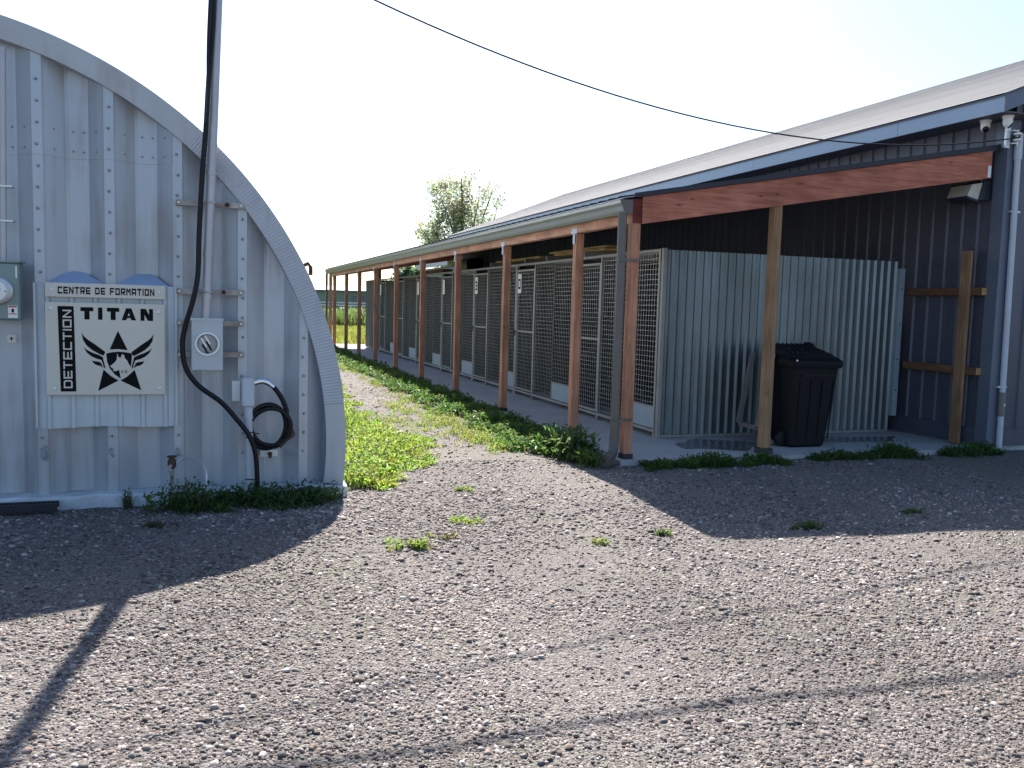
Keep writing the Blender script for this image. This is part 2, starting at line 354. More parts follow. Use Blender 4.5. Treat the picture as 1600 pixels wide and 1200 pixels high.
b = MB(); b.box(-0.13, 4.62, -0.16, 23.6, -0.14, 0.0)
structure(b.build('concrete_slab', 'slab'))
b = MB(); b.v = []
pts = [(0.95+0.06*math.sin(3*t)+1.05*(1+math.cos(t))*0.5, 0.62+0.36*math.sin(t)+0.07*math.sin(5*t), 0.004) for t in np.linspace(0, 2*math.pi, 40)[:-1]]
b.poly(pts, [tuple(range(len(pts)))]); structure(b.build('wet_patch', 'wet_slab'))
b = MB()
pts = [(3.35+0.75*math.cos(t)+0.08*math.sin(4*t), 0.72+0.20*math.sin(t)+0.04*math.cos(3*t), 0.004) for t in np.linspace(0, 2*math.pi, 36)[:-1]]
b.poly(pts, [tuple(range(len(pts)))]); structure(b.build('wet_patch', 'wet_slab'))

# ------------------------------------------------------------------ quonset hut
CX, CZ, RI, RO = -6.03, 0.38, 2.93, 3.08
YR, YV = -0.90, -0.79         # rib crest and valley planes of the end wall
hut = thing('quonset_hut', 'arched grey steel hut with ribbed end wall at the left', 'hut', (CX, -0.9, 0))
def arch_z(x, r): return CZ+math.sqrt(max(0.0, r*r-(x-CX)**2))
prof = [(-0.033,0),(0.033,0),(0.045,0.012),(0.165,0.104),(0.185,0.11),(0.295,0.11),(0.315,0.104),(0.415,0.012)]
def rib_panel(x0, z0, ztop, proud, name, per=0.457):
    """one corrugation from crest to crest"""
    b = MB(); us = [p[0] for p in prof]+[per-0.033]; ds = [p[1] for p in prof]+[0.0]
    P = []
    for u,d in zip(us, ds):
        x = x0+u
        if abs(x-CX) > RI+0.05: continue
        P.append((x, YR+d-proud))
    if len(P) < 2: return None
    n = len(P)
    zt = [min(ztop, arch_z(x, RI+0.06)) for x,_ in P]
    if max(zt) <= z0+0.02: return None
    th = 0.003
    V = [(x,y,z0) for x,y in P]+[(x,y,z) for (x,y),z in zip(P,zt)]+[(x,y+th,z0) for x,y in P]+[(x,y+th,z) for (x,y),z in zip(P,zt)]
    F = []
    for i in range(n-1):
        F += [(i,i+1,n+i+1,n+i),(2*n+i+1,2*n+i,3*n+i,3*n+i+1),(i,2*n+i,2*n+i+1,i+1),(n+i,n+i+1,3*n+i+1,3*n+i)]
    F += [(0,n,3*n,2*n),(n-1,3*n-1,4*n-1,2*n-1)]
    b.poly(V,F); return b.build(name, 'hut_steel', hut)
X0 = -4.19-11*0.457
screws = MB()
def screw(x, y, z, r=0.009):
    screws.lathe([(r*1.2,0),(r*1.2,0.002),(r,0.004),(r*0.6,0.009)], (x,y,z), (0,-1,0), 6)
for k in range(14):
    x0 = X0+k*0.457
    left = x0 < -4.3
    rib_panel(x0, 0.05, 2.49 if left else 9, 0.0, 'wall_panel')
    if left: rib_panel(x0, 2.47, 9, 0.004, 'upper_wall_panel')
    if -5.8 < x0 < -3.2:
        z = 0.32
        while z < min(3.3, arch_z(x0, RI)-0.06):
            if not (-5.15 < x0 < -4.17 and 0.5 < z < 1.62): screw(x0+random.uniform(-0.006,0.006), YR-0.004-(0.004 if z>2.49 and left else 0), z)
            z += 0.148
        for zz in (2.52, 2.66):
            if left:
                for u,d in ((0.10,0.058),(0.215,0.11),(0.285,0.11),(0.37,0.055)):
                    if arch_z(x0+u, RI) > zz+0.03: screw(x0+u, YR+d-0.007, zz, 0.006)
stuff(screws.build('screws', 'screw_zinc', hut))
# arch trim: smooth upper length and crimped lower length
def trim(a0, a1, n, crimp, name):
    b = MB(); V = []; F = []
    for i in range(n+1):
        a = a0+(a1-a0)*i/n; dy = crimp if i % 2 else 0.0; rr = RO+(crimp*0.5 if i % 2 else 0)
        for r, y in ((RI, YR-0.03+dy), (rr, YR-0.055+dy), (rr, YR+0.14), (RI, YR+0.14)):
            V.append((CX+r*math.cos(a), y, CZ+r*math.sin(a)))
    for i in range(n):
        for k in range(4): F.append((i*4+k, i*4+(k+1)%4, i*4+4+(k+1)%4, i*4+4+k))
    F += [(0,1,2,3), (n*4,n*4+3,n*4+2,n*4+1)]
    b.poly(V,F); return b.build(name, 'hut_trim', hut)
trim(R(-6.2), R(6), 30, 0.0, 'arch_trim'); trim(R(6.05), R(49.5), 190, 0.0022, 'arch_trim')
trim(R(49.3), R(95), 40, 0, 'arch_trim'); trim(R(95.05), R(140), 40, 0, 'arch_trim'); trim(R(140.05), R(186), 40, 0, 'arch_trim')
# arched roof shell with hoops
b = MB(); V = []; F = []; ny_ = 150; na = 60
for j in range(ny_+1):
    y = YR+0.14+j*0.1; r = RO-0.06+0.03*math.sin(j*math.pi/2)
    for i in range(na+1):
        a = R(-7)+R(194)*i/na; V.append((CX+r*math.cos(a), y, CZ+r*math.sin(a)))
for j in range(ny_):
    for i in range(na): F.append((j*(na+1)+i, j*(na+1)+i+1, (j+1)*(na+1)+i+1, (j+1)*(na+1)+i))
b.poly(V,F); b.build('roof_shell', 'hut_steel', hut, smooth=True)
b = MB(); n=90; V=[]; F=[]
for i in range(n+1):
    x = -9.15+(6.21)*i/n; w = 0.012*math.sin(i*1.7)+0.01*math.sin(i*0.61)
    zb = float(gz(x,-1.0))-0.05; zt = 0.05+0.004*math.sin(i*0.9)
    V += [(x, -1.0+w, zb),(x, -0.99+w, zt-0.012),(x, -0.972+w, zt),(x,-0.7,zt),(x,-0.7,zb)]
for i in range(n):
    for k in range(5): F.append((i*5+k, i*5+(k+1)%5, i*5+5+(k+1)%5, i*5+5+k))
F += [(0,1,2,3,4),(n*5+4,n*5+3,n*5+2,n*5+1,n*5)]
b.poly(V,F); b.build('concrete_sill', 'sill_concrete', hut)
# rust and dents marks by the base: small caulk patches on crests
for (x,z,r_) in ((-5.10,0.36,0.055),(-4.66,0.36,0.03),(-4.205,0.34,0.032)):
    b = MB(); pts = [(x+r_*random.uniform(0.6,1.1)*math.cos(t)*0.7, YR-0.004, z+r_*random.uniform(0.7,1.3)*math.sin(t)) for t in np.linspace(0,2*math.pi,12)[:-1]]
    b.prism(pts, (0,-0.004,0)); b.build('sealant_patch', 'sealant', hut)
b = MB(); b.tube([(-3.30,-0.8,1.76),(-3.235,-0.8,1.79),(-3.215,-0.8,1.76),(-3.215,-0.8,1.70)],0.017,6); b.build('rusty_hook', 'rust', hut)

# ------------------------------------------------------------------ backing sheet and signs
SHX0, SHX1, SHZ0, SHZ1 = -5.141, -4.20, 0.54, 1.575
sheet = thing('backing_sheet', 'pale ribbed metal sheet fixed to the hut wall behind the signs', 'metal sheet', (-4.67,-0.92,SHZ0))
b = MB(); P = [(SHX0,-0.905)]
for i in range(6):
    xc = SHX0+0.085+i*0.155
    P += [(xc-0.022,-0.915),(xc-0.010,-0.930),(xc+0.010,-0.930),(xc+0.022,-0.915)]
P += [(SHX1,-0.905)]
n = len(P); b.poly([(x,y,SHZ0+0.006*math.sin(x*9)) for x,y in P]+[(x,y,SHZ1) for x,y in P]+[(x,y+0.003,SHZ0+0.006*math.sin(x*9)) for x,y in P]+[(x,y+0.003,SHZ1) for x,y in P],
    [(i,i+1,n+i+1,n+i) for i in range(n-1)]+[(2*n+i,3*n+i,3*n+i+1,2*n+i+1) for i in range(n-1)]+[(i,2*n+i,2*n+i+1,i+1) for i in range(n-1)]+[(n+i,n+i+1,3*n+i+1,3*n+i) for i in range(n-1)]+[(0,n,3*n,2*n),(n-1,3*n-1,4*n-1,2*n-1)])
b.build('sheet', 'pale_sheet', sheet)
b = MB(); b.box(SHX0-0.003,SHX0+0.012,-0.935,-0.90,SHZ0,SHZ1); b.build('edge_flange','pale_sheet',sheet)
b = MB(); b.box(SHX1-0.012,SHX1+0.003,-0.935,-0.90,SHZ0,SHZ1); b.build('edge_flange','pale_sheet',sheet)
for pts in ([(-5.115,1.577),(-4.955,1.655),(-4.90,1.668),(-4.845,1.664),(-4.70,1.59)], [(-4.625,1.585),(-4.50,1.662),(-4.375,1.666),(-4.25,1.577)]):
    b = MB(); xs_ = [p[0] for p in pts]; c = sum(xs_)/len(xs_)
    f_ = [(x, -0.905, 1.572) for x,z in pts]; t_ = [(x, -0.905+ (z-1.572)*1.15, z) for x,z in pts]
    n = len(pts); V = f_+t_+[(x,y+0.006,z) for x,y,z in f_+t_]
    F = [(i,i+1,n+i+1,n+i) for i in range(n-1)]+[(2*n+i,3*n+i,3*n+i+1,2*n+i+1) for i in range(n-1)]+[(n+i,n+i+1,3*n+i+1,3*n+i) for i in range(n-1)]+[(0,n,3*n,2*n),(n-1,3*n-1,4*n-1,2*n-1)]
    b.poly(V,F); b.build('closure_flap','flashing_blue',sheet)

# stroke lettering: every stroke a mitred strip, joints butt
def strip(b, pts, t, place, closed=False):
    P = [Vector(p) for p in pts]; n = len(P); L=[]; Rr=[]
    for i in range(n):
        if closed: a,c = P[i-1],P[(i+1)%n]
        else: a = P[i-1] if i else None; c = P[i+1] if i < n-1 else None
        d1 = (P[i]-a).normalized() if a is not None else None; d2 = (c-P[i]).normalized() if c is not None else None
        if d1 is None: d1 = d2
        if d2 is None: d2 = d1
        n1 = Vector((-d1.y,d1.x)); n2 = Vector((-d2.y,d2.x)); mm = (n1+n2).normalized(); k = t/2/max(0.3,mm.dot(n1))
        L.append(P[i]+mm*k); Rr.append(P[i]-mm*k)
    rng = range(n if closed else n-1)
    for i in rng:
        j = (i+1)%n; q = [L[i],Rr[i],Rr[j],L[j]]
        b.prism([place(v.x,v.y) for v in q], place.d)
def glyph(b, ch, w, t, place):
    L,Rr,B,T = t/2,w-t/2,t/2,1-t/2; mid = 0.47
    s = lambda p,closed=False: strip(b,p,t,place,closed)
    q = lambda p: b.prism([place(*v) for v in p], place.d)
    c = 0.12
    if ch=='C': s([(w,T),(L,T),(L,B),(w,B)])
    elif ch=='E': s([(w,T),(L,T),(L,B),(w,B)]); s([(t+0.002,mid),(w*0.92,mid)])
    elif ch=='F': s([(w,T),(L,T),(L,0)]); s([(t+0.002,mid),(w*0.85,mid)])
    elif ch=='T': s([(0,T),(w,T)]); s([(w/2,1-t-0.002),(w/2,0)])
    elif ch=='I': s([(w/2,0),(w/2,1)])
    elif ch in 'DO': s([(L,B),(L,T),(Rr-(c if ch=='D' else 0),T),(Rr,T-c),(Rr,B+(c if ch=='D' else 0)),(Rr-c,B)] if ch=='D' else [(L,B),(L,T),(Rr,T),(Rr,B)], True)
    elif ch=='N': s([(L,0),(L,1)]); s([(Rr,0),(Rr,1)]); q([(t+.002,1),(t+.002,1-1.45*t),(w-t-.002,0),(w-t-.002,1.45*t)])
    elif ch=='M': s([(L,0),(L,1)]); s([(Rr,0),(Rr,1)]); q([(t+.002,1),(t+.002,1-1.4*t),(w/2-.001,0.36),(w/2-.001,0.36+1.4*t)]); q([(w-t-.002,1),(w/2+.001,0.36+1.4*t),(w/2+.001,0.36),(w-t-.002,1-1.4*t)])
    elif ch=='A': s([(L,0),(L,T),(Rr,T),(Rr,0)]); s([(t+.002,0.36),(w-t-.002,0.36)])
    elif ch=='R': s([(L,0),(L,T),(Rr,T),(Rr,0.42),(t+.002,0.42)]); q([(w*0.45,0.42-t/2-.002),(w*0.45+1.3*t,0.42-t/2-.002),(w,0),(w-1.3*t,0)])
    elif ch=='K': s([(L,0),(L,1)]); q([(t+.01,0.5),(w-1.2*t,1),(w,1),(t+0.25,0.52)]); q([(t+.01,0.49),(t+0.25,0.49),(w,0),(w-1.2*t,0)])
    elif ch=='9': s([(Rr,0.45),(L,0.45),(L,T),(Rr,T),(Rr,B),(L,B)])
    elif ch=='0': s([(L,B),(L,T),(Rr,T),(Rr,B)],True)
    elif ch=='3': s([(0,T),(Rr,T),(Rr,B),(0,B)]); s([(0.2,0.5),(w-t-.002,0.5)])
class Place:
    def __init__(s, o, ux, uz, sx, sz, d, shear=0): s.o=Vector(o); s.ux=Vector(ux); s.uz=Vector(uz); s.sx=sx; s.sz=sz; s.d=d
    def __call__(s, a, b_): return tuple(s.o+s.ux*(a*s.sx)+s.uz*(b_*s.sz))
def word(text, origin, ux, uz, length, height, t, d, w=0.95, gap=0.24, space=0.55):
    ws = [space if ch==' ' else (t*1.0 if ch=='I' else w) for ch in text]
    tot = sum(ws)+gap*(len(text)-1); sx = length/tot
    b = MB(); x = 0
    for ch,wc in zip(text, ws):
        if ch != ' ':
            pl = Place(Vector(origin)+Vector(ux)*(x*sx), ux, uz, sx, height, d); glyph(b, ch, wc, t, pl)
        x += wc+gap
    return b

sg = thing('sign_strip', 'narrow cream sign strip reading CENTRE DE FORMATION above the larger sign', 'sign', (-4.67,-0.96,1.478))
b = MB(); b.bbox(-5.064,-4.275,-0.972,-0.958,1.480,1.580,0.002); b.build('panel','sign_cream',sg)
b = word('CENTRE DE FORMATION', (-4.982,-0.9722,1.503), (1,0,0), (0,0,1), 0.632, 0.050, 0.23, (0,-0.0015,0)); b.build('lettering','ink',sg)
for x in (-5.022,-4.318):
    b = MB(); b.lathe([(0.011,0),(0.011,0.004),(0.007,0.008)],(x,-0.972,1.53),(0,-1,0),12); b.build('bolt','white_plastic',sg)
sg = thing('emblem_sign', 'square cream sign with a winged star and shield emblem in black', 'sign', (-4.67,-0.96,0.78))
b = MB(); b.bbox(-5.066,-4.280,-0.972,-0.958,0.782,1.443,0.002); b.build('panel','sign_cream',sg)
def sp(X, Y, y=-0.9722):
    return (-5.066+(X-50)/900*0.786, y, 1.443-(Y-203)/702*0.661)
def flat(polys, name, material, y=-0.9722, d=-0.0012, par=None):
    b = MB()
    for p in polys: b.prism([sp(X,Y,y) for X,Y in p], (0,d,0))
    return b.build(name, material, par or sg)
flat([[(142,232),(260,232),(270,878),(155,878)]], 'black_bar', 'ink')
o_ = sp(243,852,-0.9736)
b = word('DETECTION', o_, (0,0,1), (-1,0,0), 0.558, 0.057, 0.17, (0,-0.001,0), w=0.95, gap=0.2); b.build('lettering','sign_cream',sg)
tl = []
def Tt(x0,x1,y0=237,y1=330,s=0.3):
    w_=(x1-x0); h=30; return [[(x0,y0),(x1,y0),(x1,y0+h),(x0,y0+h)],[(x0+w_*s,y0+h+0.3),(x1-w_*s,y0+h+0.3),(x1-w_*s,y1),(x0+w_*s,y1)]]
tl += Tt(310,405); tl += [[(440,237),(473,237),(473,330),(440,330)]]; tl += Tt(507,600)
tl += [[(652,238),(672,238),(672,272),(664,296),(653,330),(617,330)],[(672.3,238),(692,238),(727,330),(691,330),(680,296),(672.3,272)],[(664,296.3),(680,296.3),(685,313),(658.5,313)]]
tl += [[(762,240),(792,240),(792,332),(762,332)],[(828,240),(858,240),(858,332),(828,332)],[(792.4,240),(802,240),(827.6,286),(827.6,332),(818,332),(792.4,286)]]
flat(tl, 'lettering', 'ink')
mir = lambda p: [(1178-X,Y+2) for X,Y in p][::-1]
f1 = [(316,432),(332,456),(360,482),(410,515),(487,572),(489,582),(474,604),(440,588),(390,560),(350,525),(326,485)]
f2 = [(330,540),(352,560),(390,580),(440,598),(470,614),(476,640),(484,672),(490,702),(478,694),(470,662),(460,637),(420,626),(380,606),(350,578)]
f3 = [(390,643),(415,647),(440,650),(456,658),(466,680),(474,697),(450,683),(420,675),(402,662)]
for q_ in ([(588,412),(660,560),(590,553),(524,556)],[(475,710),(530,760),(588,795),(433,875)],[(712,712),(762,872),(603,795),(655,764)]): flat([q_], 'star_point', 'ink')
for q_ in (f1,f2,f3): flat([q_],'wing_feather','ink'); flat([mir(q_)],'wing_feather','ink')
shd = flat([[(497,587),(545,576),(590,572),(640,576),(692,585),(691,630),(684,690),(655,733),(602,779),(560,748),(522,700),(503,648)]], 'shield', 'ink')
dog = [(580,583),(589,612),(606,620),(614,596),(622,590),(634,602),(638,622),(655,640),(668,668),(684,690),(672,714),(650,738),(604,776),(600,744),(592,712),(572,722),(554,722),(546,714),(553,706),(535,695),(525,683),(545,668),(562,654),(575,636),(579,610)]
flat([dog], 'dog_head', 'sign_cream', y=-0.9736, d=-0.001, par=sg)
pl = Place(sp(608,738,-0.9748),(1,0,0),(0,0,1),0.022,0.021,(0,-0.0008,0)); b = MB(); glyph(b,'K',0.75,0.13,pl); stuff(b.build('lettering','ink',sg)); b = MB()
pl = Place(sp(634,738,-0.9748),(1,0,0),(0,0,1),0.022,0.021,(0,-0.0008,0)); glyph(b,'9',0.75,0.13,pl); b.build('lettering','ink',sg)
for X,Y in ((92,252),(900,264),(108,858),(905,857)):
    b = MB(); x,y,z = sp(X,Y,-0.972); b.lathe([(0.013,0),(0.013,0.004),(0.008,0.009)],(x,y,z),(0,-1,0),12); b.build('bolt','white_plastic',sg)

# ------------------------------------------------------------------ electrical gear on the hut
mt = thing('electric_meter', 'grey-green electric meter box with round dial at the left edge', 'electric meter', (-5.33,-0.9,1.31))
b = MB(); b.bbox(-5.455,-5.203,-1.08,-0.905,1.31,1.705,0.012); b.build('box','meter_green',mt)
b = MB(); b.box(-5.462,-5.196,-1.088,-0.90,1.705,1.716); b.build('hood','meter_green',mt)
b = MB(); b.lathe([(0.095,0),(0.095,0.015),(0.085,0.022),(0.085,0.024)],(-5.335,-1.08,1.51),(0,-1,0),28); rg = b.build('ring','galv',mt,smooth=True)
b = MB(); b.lathe([(0.078,0),(0.078,0.05),(0.070,0.066),(0.03,0.072)],(-5.335,-1.104,1.51),(0,-1,0),28); b.build('dial_cover','white_plastic',mt,smooth=True)
b = MB(); b.box(-5.36,-5.30,-1.1785,-1.1765,1.515,1.53); b.box(-5.275,-5.268,-1.175,-1.17,1.505,1.512); b.build('dial_marks','ink',mt)
b = MB(); b.box(-5.274,-5.216,-1.0825,-1.0805,1.328,1.412); lb = b.build('warning_label','white_plastic',mt)
MB().box(-5.270,-5.220,-1.0845,-1.0828,1.400,1.409).build('red_band','label_red',lb); MB().box(-5.270,-5.220,-1.0845,-1.0828,1.352,1.358).build('red_band','label_red',lb)
b = MB(); b.box(-5.252,-5.238,-1.0845,-1.0828,1.365,1.39); b.build('symbol','ink',lb)
b = MB(); b.box(-5.224,-5.214,-1.083,-1.079,1.60,1.68); b.build('hinge','galv',mt)
tg = thing('wall_tag', 'small cream tag with a cross on the hut wall under the meter', 'tag', (-5.29,-0.905,1.15))
b = MB(); b.box(-5.315,-5.262,-0.912,-0.903,1.15,1.205); b.build('plate','sign_cream',tg)
b = MB(); b.box(-5.292,-5.286,-0.914,-0.9122,1.165,1.19); b.box(-5.2858,-5.278,-0.914,-0.9122,1.174,1.18); b.box(-5.300,-5.2922,-0.914,-0.9122,1.174,1.18); b.build('cross','ink',tg)
cp = thing('conduit_pipe', 'pale conduit pipe rising from the meter box up the hut wall', 'pipe', (-5.315,-0.98,1.71))
b = MB(); b.tube([(-5.312,-0.985,1.71),(-5.288,-0.985,3.15)],0.021,12); b.build('pipe','mast_steel',cp,smooth=True)
for z in (1.99,2.225):
    b = MB(); b.box(-5.345,-5.245,-1.012,-0.905,z-0.006,z+0.006); b.build('clamp','galv',cp)

sk = thing('meter_socket', 'pale grey meter socket with empty round opening below the mast', 'meter socket', (-3.986,-1.0,0.967))
b = MB(); b.bbox(-4.096,-3.877,-1.09,-0.99,0.967,1.340,0.005); b.build('box','box_grey',sk)
b = MB(); b.box(-4.101,-3.872,-1.098,-0.985,1.335,1.353); b.build('hood','box_grey',sk)
b = MB()
for i in range(28):
    a0,a1 = 2*math.pi*i/28, 2*math.pi*(i+1)/28
    q = [(-3.986+r*math.cos(a),-1.0905,1.165+r*math.sin(a)) for r,a in ((0.073,a0),(0.086,a0),(0.086,a1),(0.073,a1))]; b.prism(q,(0,-0.022,0))
b.build('ring','white_plastic',sk)
b = MB(); b.lathe([(0.0725,0),(0.0725,0.006),(0.06,0.012)],(-3.986,-1.0906,1.165),(0,-1,0),28); b.build('cover_glass','glass_grey',sk)
for i,(x,z,a_) in enumerate(((-4.01,1.175,0.45),(-3.975,1.15,0.5),(-3.985,1.195,0.4),(-4.0,1.125,0.6))):
    b = MB(); c,s_ = math.cos(R(60)),math.sin(R(60)); L=0.035*(0.6+a_); w=0.006
    q=[(x-L*c-w*s_,-1.1028,z+L*s_-w*c),(x-L*c+w*s_,-1.1028,z+L*s_+w*c),(x+L*c+w*s_,-1.1028,z-L*s_+w*c),(x+L*c-w*s_,-1.1028,z-L*s_-w*c)]
    b.prism(q,(0,-0.002-0.0006*i,0)); b.build('contact_strip','white_plastic' if i%2==0 else 'ink',sk)
for x in (-4.045,-3.928):
    b = MB(); b.lathe([(0.006,0),(0.004,0.005)],(x,-1.09,0.985),(0,-1,0),8); b.build('bolt','galv',sk)
def mx_(z): return -3.994+(z-1.385)*0.0393
ms = thing('service_mast', 'tall leaning grey steel mast pipe fixed to the hut wall', 'mast', (-3.994,-1.045,1.35))
b = MB(); b.tube([(mx_(1.385),-1.045,1.385),(mx_(4.28),-1.045,4.28)],0.033,16); b.build('pipe','mast_steel',ms,smooth=True)
for z,h,r in ((1.353,0.05,0.03),(1.80,0.03,0.037),(1.845,0.012,0.037),(2.39,0.03,0.038),(2.60,0.012,0.037),(1.49,0.03,0.037)):
    b = MB(); b.tube([(mx_(z),-1.045,z),(mx_(z),-1.045,z+h)],r,16); b.build('coupling','mast_steel',ms,smooth=True)
b = MB(); b.lathe([(0.04,0),(0.055,0.05),(0.06,0.12),(0.045,0.18),(0.01,0.20)],(mx_(4.28),-1.045,4.27),(-0.35,-0.1,1),14); b.build('weatherhead','mast_steel',ms,smooth=True)
for i,(z,lab) in enumerate(((2.192,'rust-stained strut bracket crossing the mast, highest of the four'),(1.545,'strut bracket crossing the mast just above the meter socket'),(1.311,'strut bracket behind the upper part of the meter socket'),(1.077,'strut bracket behind the lower part of the meter socket'))):
    s_ = thing('strut_bracket', lab, 'bracket', (-3.96,-0.93,z), 'strut brackets on the hut wall')
    b = MB(); b.box(-4.20,-3.725,-0.945,-0.905,z-0.02,z+0.02); b.build('channel','rust_strut',s_)
    for x in (-4.18,-3.745):
        b = MB(); b.lathe([(0.011,0),(0.008,0.008)],(x,-0.945,z),(0,-1,0),8); b.build('bolt','galv',s_)
    if i < 2:
        b = MB(); xm = mx_(z)
        pts = [(xm+0.040*math.cos(t),-1.045-0.040*math.sin(t),z) for t in np.linspace(0,math.pi,10)]
        b.tube([(xm+0.04,-0.946,z)]+pts+[(xm-0.04,-0.946,z)],0.006,6); b.build('pipe_clamp','galv',s_)
        b = MB(); b.lathe([(0.016,0),(0.016,0.03),(0.009,0.05)],(xm+0.12,-0.946,z),(0,-1,0),6); b.build('clamp_nut','rust',s_)
# black cable down the mast to the ground
def smooth_path(P, n=6):
    P = [Vector(p) for p in P]; out = []
    for i in range(len(P)-1):
        p0 = P[max(i-1,0)]; p1=P[i]; p2=P[i+1]; p3=P[min(i+2,len(P)-1)]
        for k in range(n):
            t=k/n; out.append(tuple(0.5*((2*p1)+(p2-p0)*t+(2*p0-5*p1+4*p2-p3)*t*t+(3*p1-p0-3*p2+p3)*t**3)))
    out.append(tuple(P[-1])); return out
cab = [(-3.91,-1.08,4.2),(-3.935,-1.09,3.55),(-3.95,-1.085,3.32),(-3.972,-1.085,3.03),(-3.99,-1.085,2.717),(-4.012,-1.085,2.444),(-4.026,-1.085,2.215),(-4.04,-1.08,1.94),(-4.05,-1.085,1.663),(-4.084,-1.10,1.476),(-4.138,-1.07,1.289),(-4.158,-1.06,1.149),(-4.136,-1.06,0.986),(-4.049,-1.06,0.854),(-3.893,-1.08,0.734),(-3.78,-1.10,0.603),(-3.692,-1.11,0.48),(-3.645,-1.10,0.332),(-3.632,-1.09,0.111),(-3.63,-1.085,-0.03)]
b = MB(); b.tube(smooth_path(cab), 0.019, 10)
c_ = tag(b.build('power_cable','rubber',None,smooth=True,off=(-3.63,-1.085,0)), 'thick black cable hanging down the mast in an S to the ground', 'cable')
b = MB(); b.tube(smooth_path([(-3.93,-1.11,4.15),(-3.965,-1.12,3.5),(-3.975,-1.12,3.2),(-3.975,-1.11,2.9),(-3.985,-1.105,2.75)]),0.010,8)
tag(b.build('thin_cable','rubber',None,smooth=True,off=(-3.98,-1.1,2.75)), 'thin black cable beside the top of the mast', 'cable')
jb = thing('conduit_riser', 'grey plastic conduit riser with junction box low on the hut wall', 'conduit', (-3.69,-1.03,0.0))
b = MB(); b.bbox(-3.744,-3.652,-1.07,-0.96,0.69,0.912,0.012); b.build('junction_box','pvc',jb)
b = MB(); b.tube([(-3.695,-1.02,0.69),(-3.692,-1.02,0.60)],0.036,14); b.build('collar','pvc',jb,smooth=True)
b = MB(); b.tube([(-3.692,-1.02,0.61),(-3.675,-1.02,-0.03)],0.028,14); b.build('pipe','pvc',jb,smooth=True)
b = MB(); b.tube(smooth_path([(-3.652,-1.03,0.872),(-3.60,-1.03,0.885),(-3.555,-1.03,0.872),(-3.51,-1.03,0.838)]),[0.026]*7+[0.024]*6+[0.02]*6,14); b.build('chrome_elbow','chrome',jb,smooth=True)
for z in (0.50,0.46,0.14):
    b = MB(); b.tube([(-3.72+0.036*0,-1.052,z),(-3.66,-1.06,z-0.004),(-3.62,-1.12,z-0.006)],0.004,6); b.build('zip_tie','rubber',jb)
# coil: spiral loops
pts = [(-3.507,-1.03,0.835),(-3.455,-1.03,0.76),(-3.415,-1.03,0.66)]
for i in range(0, 46):
    t = R(25)-i*R(20); r = 0.143+0.018*math.sin(i*0.55); pts.append((-3.545+r*math.cos(t), -1.0+0.028*math.sin(i*0.31)-0.0006*i, 0.53+(r+0.015)*math.sin(t)))
b = MB(); b.tube(smooth_path(pts,3),0.0185,8)
tag(b.build('cable_coil','rubber',None,smooth=True,off=(-3.545,-1.0,0.35)), 'coil of thick black cable hanging from the chrome elbow', 'cable coil')
cw = thing('copper_ends', 'frayed rusty wire ends tied at the bottom of the cable coil', 'wire', (-3.44,-1.03,0.36))
for i in range(5):
    b = MB(); x=-3.42+0.008*i; b.tube(smooth_path([(x,-1.035,0.68-0.03*i),(x+0.03,-1.055,0.56-0.02*i),(x+0.01,-1.05,0.45),(x-0.04-0.01*i,-1.05,0.37+0.005*i)]),0.005,6); b.build('strand','rust',cw)
wp = tag(MB().box(-3.809,-3.752,-0.915,-0.893,0.722,0.876).build('wall_plate','white_plastic',None,off=(-3.78,-0.9,0.72)), 'small white plate beside the junction box', 'wall plate')
hk = thing('coil_hook', 'white bracket plate under the cable coil', 'bracket', (-3.53,-0.9,0.3))
MB().box(-3.60,-3.47,-0.915,-0.795,0.285,0.335).build('plate','white_plastic',hk); MB().tube([(-3.535,-0.915,0.31),(-3.535,-1.02,0.30),(-3.53,-1.03,0.335)],0.012,8).build('hook','rust',hk)
tp = thing('outdoor_tap', 'rusty garden tap on a short pipe by the hut base', 'tap', (-4.24,-1.0,0.03))
MB().tube([(-4.24,-1.0,-0.03),(-4.238,-1.0,0.24)],0.014,10).build('pipe','rust_strut',tp,smooth=True)
MB().lathe([(0.02,0),(0.03,0.02),(0.03,0.06),(0.018,0.08)],(-4.238,-1.0,0.23),(0,0,1),12).build('valve','rust',tp,smooth=True)
MB().tube([(-4.238+0.03*math.cos(t),-1.0+0.03*math.sin(t),0.32) for t in np.linspace(0,2*math.pi,13)],0.006,6).build('hand_wheel','rust',tp)
MB().tube([(-4.238,-1.0,0.26),(-4.25,-1.06,0.255),(-4.252,-1.075,0.22)],0.012,8).build('spout','rust_strut',tp,smooth=True)
b = MB(); b.tube(smooth_path([(-4.205,-1.0,0.275),(-4.17,-0.99,0.30),(-4.133,-0.97,0.304),(-4.08,-0.96,0.285),(-4.03,-0.97,0.255),(-4.0,-0.985,0.20),(-3.995,-1.0,0.13),(-4.01,-1.02,0.06)]),0.006,6)
tag(b.build('bare_wire','galv',None,off=(-4.1,-1,0.1)), 'thin bent wire running from the tap into the weeds', 'wire')
gr = thing('floor_grate', 'black iron grate lying by the concrete sill', 'grate', (-5.2,-1.09,0.0))
zg = 0.02
MB().box(-5.75,-4.99,-1.135,-1.115,zg-0.045,zg+0.012).build('edge_bar','black_iron',gr); MB().box(-5.75,-4.99,-1.045,-1.03,zg-0.03,zg+0.012).build('edge_bar','black_iron',gr)
for i in range(26):
    x=-5.74+i*0.029; MB().box(x,x+0.012,-1.1145,-1.0455,zg-0.004,zg+0.006).build('slat','black_iron',gr)

